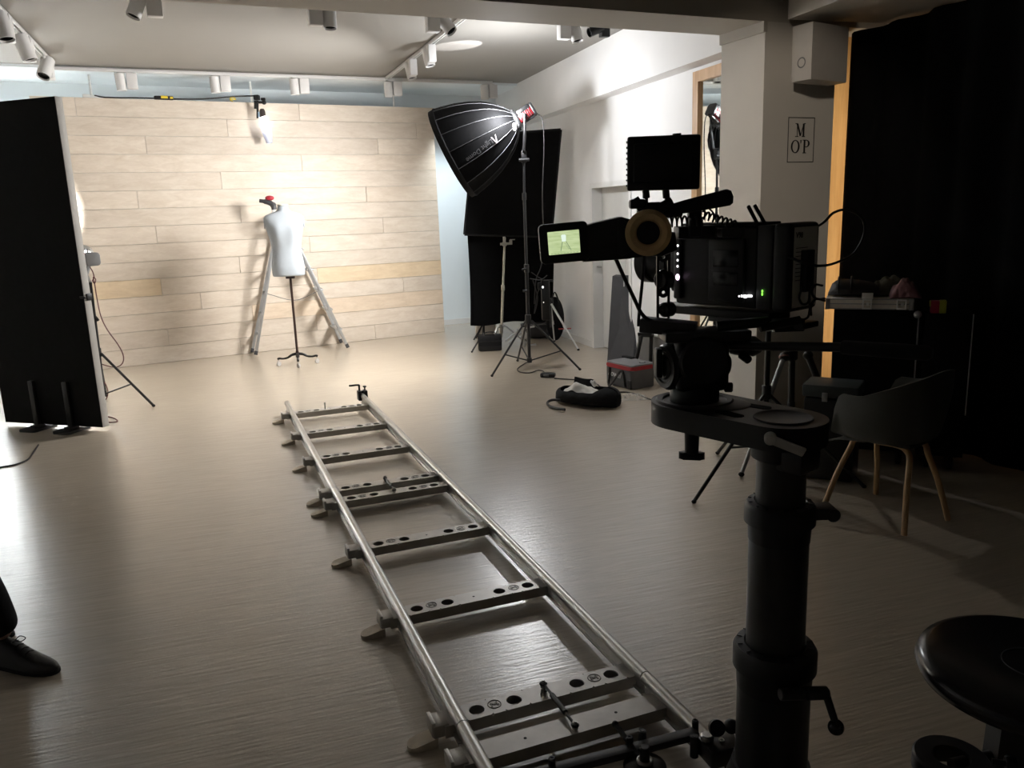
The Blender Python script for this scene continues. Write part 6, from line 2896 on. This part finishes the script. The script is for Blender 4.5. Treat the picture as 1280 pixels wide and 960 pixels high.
mb.lathe([(.036, -.036), (.070, -.036), (.073, -.030), (.073, .0), (.069, .004), (.036, .004), (.036, -.036)], 40, Matrix.Translation((q(1168, 955, 1.46)[0] + .034, 1.46, q(1168, 948, 1.46)[2])))
arm0 = V((q(1168, 955, 1.46)[0] + .036, 1.46, q(1168, 948, 1.46)[2] - .018))
mb.cyl(arm0, (sc0.x, sc0.y, arm0.z), .014, n=14)
mb.build('tray_ring', M_SATIN, stl)
for k in range(5):
    d = azdir(20 + 72 * k)
    mb = MB()
    c = V((sc0.x, sc0.y, .10))
    mb.cyl(c, c + d * .18 + V((0, 0, -.03)), .018, .012, n=14)
    lg = mb.build('base_leg', M_SATIN, stl)
    mb = MB()
    e = V((-d.y, d.x, 0))
    p = c + d * .18 + V((0, 0, -.072))
    for s in (-1, 1):
        mb.cyl(p + e * s * .006, p + e * s * .022, .027, n=18, bevel=.004)
    mb.cyl(p, p + V((0, 0, .045)), .006, n=10)
    mb.build('caster', M_RUBBER, lg)

# ==================================================== PERSON (left edge)
M_SKIN = mat('skin', (.45, .28, .20), .55, var=.05)
M_TROUSER = mat('black_trousers', (.010, .010, .011), .85, var=.2, scale=40, bump=.2, bscale=200, spec=.2)
M_SHIRT = mat('black_jumper', (.012, .012, .013), .9, var=.2, scale=40, bump=.2, bscale=200, spec=.2)
M_SHOE = mat('black_shoe_leather', (.010, .010, .011), .5, var=.15, bump=.1, bscale=200)


def skin_body(name, verts, edges, radii, m, parent, root, sub=2):
    me = bpy.data.meshes.new(name)
    me.from_pydata([tuple(WORLD[parent.name].inverted() @ V(v)) for v in verts], edges, [])
    o = bpy.data.objects.new(name, me)
    COL.objects.link(o)
    o.parent = parent
    WORLD[o.name] = WORLD[parent.name]
    md = o.modifiers.new('Skin', 'SKIN')
    md.use_smooth_shade = True
    for sv, r in zip(me.skin_vertices[0].data, radii):
        sv.radius = r if isinstance(r, tuple) else (r, r)
        sv.use_root = False
    me.skin_vertices[0].data[root].use_root = True
    s = o.modifiers.new('Subdivision', 'SUBSURF')
    s.levels = s.render_levels = sub
    me.materials.append(m)
    return o


toe = V(g(71, 832, .03))
heel_dir = azdir(-72)                  # toe to heel, out of the frame to the left
per = thing('person', 'person in black trousers and black lace-up shoes, mostly outside the left edge', 'person', toe + heel_dir * .22)
px0 = V((toe.x, toe.y, 0)) + heel_dir * .235        # ankle of the right-hand foot as seen
side = V((-heel_dir.y, heel_dir.x, 0))
if side.y < 0:
    side = -side
an1 = V((px0.x, px0.y, .09))
an2 = an1 + side * .16 + heel_dir * .40
hip_c = (an1 + an2) / 2 + V((0, 0, .84)) + heel_dir * .17
verts = [hip_c, hip_c + V((0, 0, .10)), hip_c + V((0, 0, .26)), hip_c + V((0, 0, .42)), hip_c + V((0, 0, .50)), hip_c + V((0, 0, .57)) - heel_dir * .01, hip_c + V((0, 0, .66)) - heel_dir * .02, hip_c + V((0, 0, .76)) - heel_dir * .02]
radii = [(.135, .115), (.135, .11), (.135, .105), (.155, .10), (.10, .075), (.052, .055), (.082, .098), (.085, .108)]
edges = [(i, i + 1) for i in range(7)]


def add(p, r, link):
    verts.append(V(p))
    radii.append(r)
    edges.append((link, len(verts) - 1))
    return len(verts) - 1


for an, s in ((an1, -1), (an2, 1)):
    h = add(hip_c + side * s * .095 + V((0, 0, -.07)), .088, 0)
    kn = add(V(((an.x + hip_c.x + side.x * s * .095) / 2, (an.y + hip_c.y + side.y * s * .095) / 2, .50)) - heel_dir * .012, .048, h)
    cf_ = add(V((an.x, an.y, .26)) + heel_dir * .03, .044, kn)
    a_ = add(V((an.x, an.y, .10)), .036, cf_)
    shl = add(hip_c + side * s * .19 + V((0, 0, .475)), .062, 4)
    el = add(hip_c + side * s * .235 + V((0, 0, .19)) + heel_dir * .06, .048, shl)
    wr = add(hip_c + side * s * .235 + V((0, 0, -.05)) + heel_dir * .03, .030, el)
    pm = add(verts[wr] + V((0, 0, -.07)) - heel_dir * .01, (.018, .036), wr)
    for fi in range(4):
        f0 = add(verts[pm] + V((0, 0, -.03)) - heel_dir * (.028 - .019 * fi), .0095, pm)
        f1_ = add(verts[f0] + V((0, 0, -.035 - .006 * (fi in (1, 2)))) - side * s * .004, .0085, f0)
        add(verts[f1_] + V((0, 0, -.030)) - side * s * .014, .0075, f1_)
    th_ = add(verts[wr] + V((0, 0, -.045)) - heel_dir * .04, .011, wr)
    add(verts[th_] + V((0, 0, -.035)) - heel_dir * .010, .009, th_)
skin_body('body', verts, edges, radii, M_SKIN, per, 0)
# trousers
tv = [hip_c + V((0, 0, .16)), hip_c + V((0, 0, 0))]
te = [(0, 1)]
trr = [(.150, .125), (.152, .132)]
for an, s in ((an1, -1), (an2, 1)):
    b_i = len(tv)
    tv += [hip_c + side * s * .098 + V((0, 0, -.09)), V(((an.x + hip_c.x + side.x * s * .095) / 2, (an.y + hip_c.y + side.y * s * .095) / 2, .50)) - heel_dir * .012, V((an.x, an.y, .26)) + heel_dir * .05, V((an.x, an.y, .105)) + heel_dir * .004]
    trr += [.105, .082, .074, .070]
    te += [(1, b_i), (b_i, b_i + 1), (b_i + 1, b_i + 2), (b_i + 2, b_i + 3)]
skin_body('trousers', tv, te, trr, M_TROUSER, per, 1)
# jumper
jv = [hip_c + V((0, 0, .01)), hip_c + V((0, 0, .26)), hip_c + V((0, 0, .42)), hip_c + V((0, 0, .505))]
je = [(0, 1), (1, 2), (2, 3)]
jr = [(.172, .148), (.155, .125), (.168, .115), (.105, .085)]
for s in (-1, 1):
    b_i = len(jv)
    jv += [hip_c + side * s * .19 + V((0, 0, .475)), hip_c + side * s * .235 + V((0, 0, .19)) + heel_dir * .06, hip_c + side * s * .235 + V((0, 0, -.03)) + heel_dir * .034]
    jr += [.064, .053, .040]
    je += [(3, b_i), (b_i, b_i + 1), (b_i + 1, b_i + 2)]
skin_body('jumper', jv, je, jr, M_SHIRT, per, 1)
# face and hair
hc = hip_c + V((0, 0, .735)) - heel_dir * .02
fw_ = -heel_dir
mb = MB()
mb.X = frame(hc, side, V((0, 0, 1)))
sy_ = 1 if (mb.X.to_3x3() @ V((0, 1, 0))).dot(fw_) > 0 else -1
rows = []
for i in range(9):
    ph = math.radians(5 + 85 * i / 8)
    rows.append([(.080 * math.sin(ph) * math.cos(t), .096 * math.sin(ph) * math.sin(t) - sy_ * .010, .078 + .048 * math.cos(ph) - .075 * (i / 8) ** 2 * max(0, min(1, .45 - math.sin(t) * sy_))) for t in [2 * PI * k / 24 for k in range(24)]])
Rr = mb.grid(rows, closed_v=True)
mb.bm.faces.new(Rr[0])
mb.build('hair', mat('dark_brown_hair', (.03, .02, .014), .6, var=.2, scale=60), per, solidify=.008)
mb = MB()
mb.X = frame(hc, side, V((0, 0, 1)))
mb.sphere((0, sy_ * .100, -.02), .014, (.8, 1.1, 1.5), 12, 8)
for s in (-1, 1):
    mb.sphere((s * .078, -sy_ * .005, -.01), .026, (.35, .7, 1.1), 12, 8)
mb.build('nose_and_ears', M_SKIN, per)
mb = MB()
mb.X = frame(hc, side, V((0, 0, 1)))
for s in (-1, 1):
    mb.sphere((s * .032, sy_ * .082, .012), .011, (1.2, .7, .7), 12, 8)
mb.sphere((0, sy_ * .090, -.058), .012, (1.9, .6, .45), 12, 8)
mb.build('eyes_and_mouth', mat('dark_lip', (.18, .06, .05), .5), per)
# shoes
for an in (an1, an2):
    mb = MB()
    SMx = frame(V((an.x, an.y, 0)), -heel_dir)       # x towards the toe
    mb.X = SMx
    rows = []
    prof_s = [(-.075, .020, .055), (-.070, .031, .075), (-.045, .036, .098), (0, .039, .112), (.045, .041, .100), (.085, .044, .076), (.13, .045, .058), (.17, .041, .048), (.205, .032, .040), (.228, .019, .032), (.236, .006, .026)]
    for x, w, h in prof_s:
        rows.append([(x, w * (abs(math.cos(t)) ** .8) * math.copysign(1, math.cos(t)), .010 + (h - .010) * max(0, math.sin(t)) ** .8 if math.sin(t) > 0 else .010 + .002 * math.sin(t)) for t in [2 * PI * k / 20 for k in range(20)]])
    Rr = mb.grid(rows, closed_v=True)
    mb.bm.faces.new(Rr[0])
    mb.bm.faces.new(Rr[-1])
    so = mb.build('shoe', M_SHOE, per, ang=60)
    mb = MB()
    mb.X = SMx
    poly = [(x, w * 1.05) for x, w, h in prof_s] + [(x, -w * 1.05) for x, w, h in prof_s[::-1]]
    mb.prism(poly, .0, .014)
    mb.build('sole', M_RUBBER, so)
    mb = MB()
    mb.X = SMx
    for k in range(4):
        x = .045 + .022 * k
        h = .100 - .024 * (x - .045) / .04 * .8
        mb.tube([(x, -.020, h - .006), (x + .004, 0, h + .003), (x, .020, h - .006)], .0022, n=6, smooth=3)
    mb.tube([(.05, .0, .102), (.055, .020, .112), (.075, .026, .104), (.07, .010, .098), (.052, 0, .103), (.06, -.022, .108), (.08, -.018, .096)], .0018, n=6, smooth=4)
    mb.build('laces', M_CORD, so)

# ==================================================== LIGHT
SC.view_settings.view_transform = 'Standard'
SC.view_settings.look = 'None'
SC.view_settings.gamma = 1.0
SC.view_settings.use_curve_mapping = False
SC.view_settings.exposure = EXPOSURE
w = bpy.data.worlds.new('world')
w.use_nodes = True
w.node_tree.nodes['Background'].inputs[0].default_value = (.0, .0, .0, 1)
w.node_tree.nodes['Background'].inputs[1].default_value = 0.0
SC.world = w


def spotlight(name, loc, to, power, angle, blend, radius, col):
    d = bpy.data.lights.new(name, 'SPOT')
    d.energy = power
    d.spot_size = math.radians(angle)
    d.spot_blend = blend
    d.shadow_soft_size = radius
    d.color = col
    o = bpy.data.objects.new(name, d)
    COL.objects.link(o)
    o.location = V(loc)
    o.rotation_euler = (V(to) - V(loc)).to_track_quat('-Z', 'Y').to_euler()
    return o


def pointlight(name, loc, power, radius, col):
    d = bpy.data.lights.new(name, 'POINT')
    d.energy = power
    d.shadow_soft_size = radius
    d.color = col
    o = bpy.data.objects.new(name, d)
    COL.objects.link(o)
    o.location = V(loc)
    return o


# beam of the lamp behind the black board, aimed at the left-hand wall
spotlight('led_lamp_beam', hE + dL * .105, hE + dL * 3 + V((-.02, .0, .0)), LED_W, 33, 1.0, .05, (1, .98, .955))
# light escaping at the back of the softbox
gp1 = V(q(634, 141, SY - .10))
spotlight('softbox_leak_up', V(q(640, 140, SY + .02)) + V((0, .0, .10)), V(g(577, 56, Z_CEIL)), LEAK_UP, 26, .15, .004, (1, .98, 1))
pointlight('softbox_leak', V(q(632, 140, SY - .33)), LEAK_W, .04, (.97, .98, 1))
spotlight('right_wall_fill', (-.33, 6.92, 2.93), (1.2, 8.5, 1.6), RIGHT_FILL_W, 80, 1.0, .06, (.95, .975, 1))  # added fill brightening the right-hand wall
spotlight('back_wall_fill', (-.28, 10.72, 2.93), (-.95, 11.65, 1.2), BACK_FILL_W, 75, 1.0, .04, (.86, .95, 1))  # added cool fill for the back wall right of the partition
# two added area fills, behind the camera and beside the wood strip
def arealight(name, loc, to, power, sx, sy, col):
    d = bpy.data.lights.new(name, 'AREA')
    d.shape = 'RECTANGLE'
    d.size, d.size_y = sx, sy
    d.energy = power
    d.color = col
    o = bpy.data.objects.new(name, d)
    COL.objects.link(o)
    o.location = V(loc)
    o.rotation_euler = (V(to) - V(loc)).to_track_quat('-Z', 'Y').to_euler()
    return o


arealight('rear_fill_light', (-2.6, -3.1, 1.2), (.6, 3.5, 1.5), REAR_FILL_W, 1.1, 2.1, (1, .90, .78))  # added unseen fill, lifts faces turned to the camera
arealight('strip_fill_light', (2.52, 5.74, 1.35), (2.38, 6.06, 1.35), STRIP_FILL_W, .03, 2.3, (1, .86, .66))  # added light hidden by the drape, brightens the wood strip
spotlight('column_fill_spot', (.1, 1.6, 3.1), (1.88, 5.5, 1.85), COLUMN_FILL_W, 24, .6, .12, (1, .87, .72))  # added fill on the column front, no fixture belongs to it
SC.cycles.use_denoising = True
SC.cycles.max_bounces = 8
SC.cycles.diffuse_bounces = 5
SC.cycles.sample_clamp_indirect = 8.0
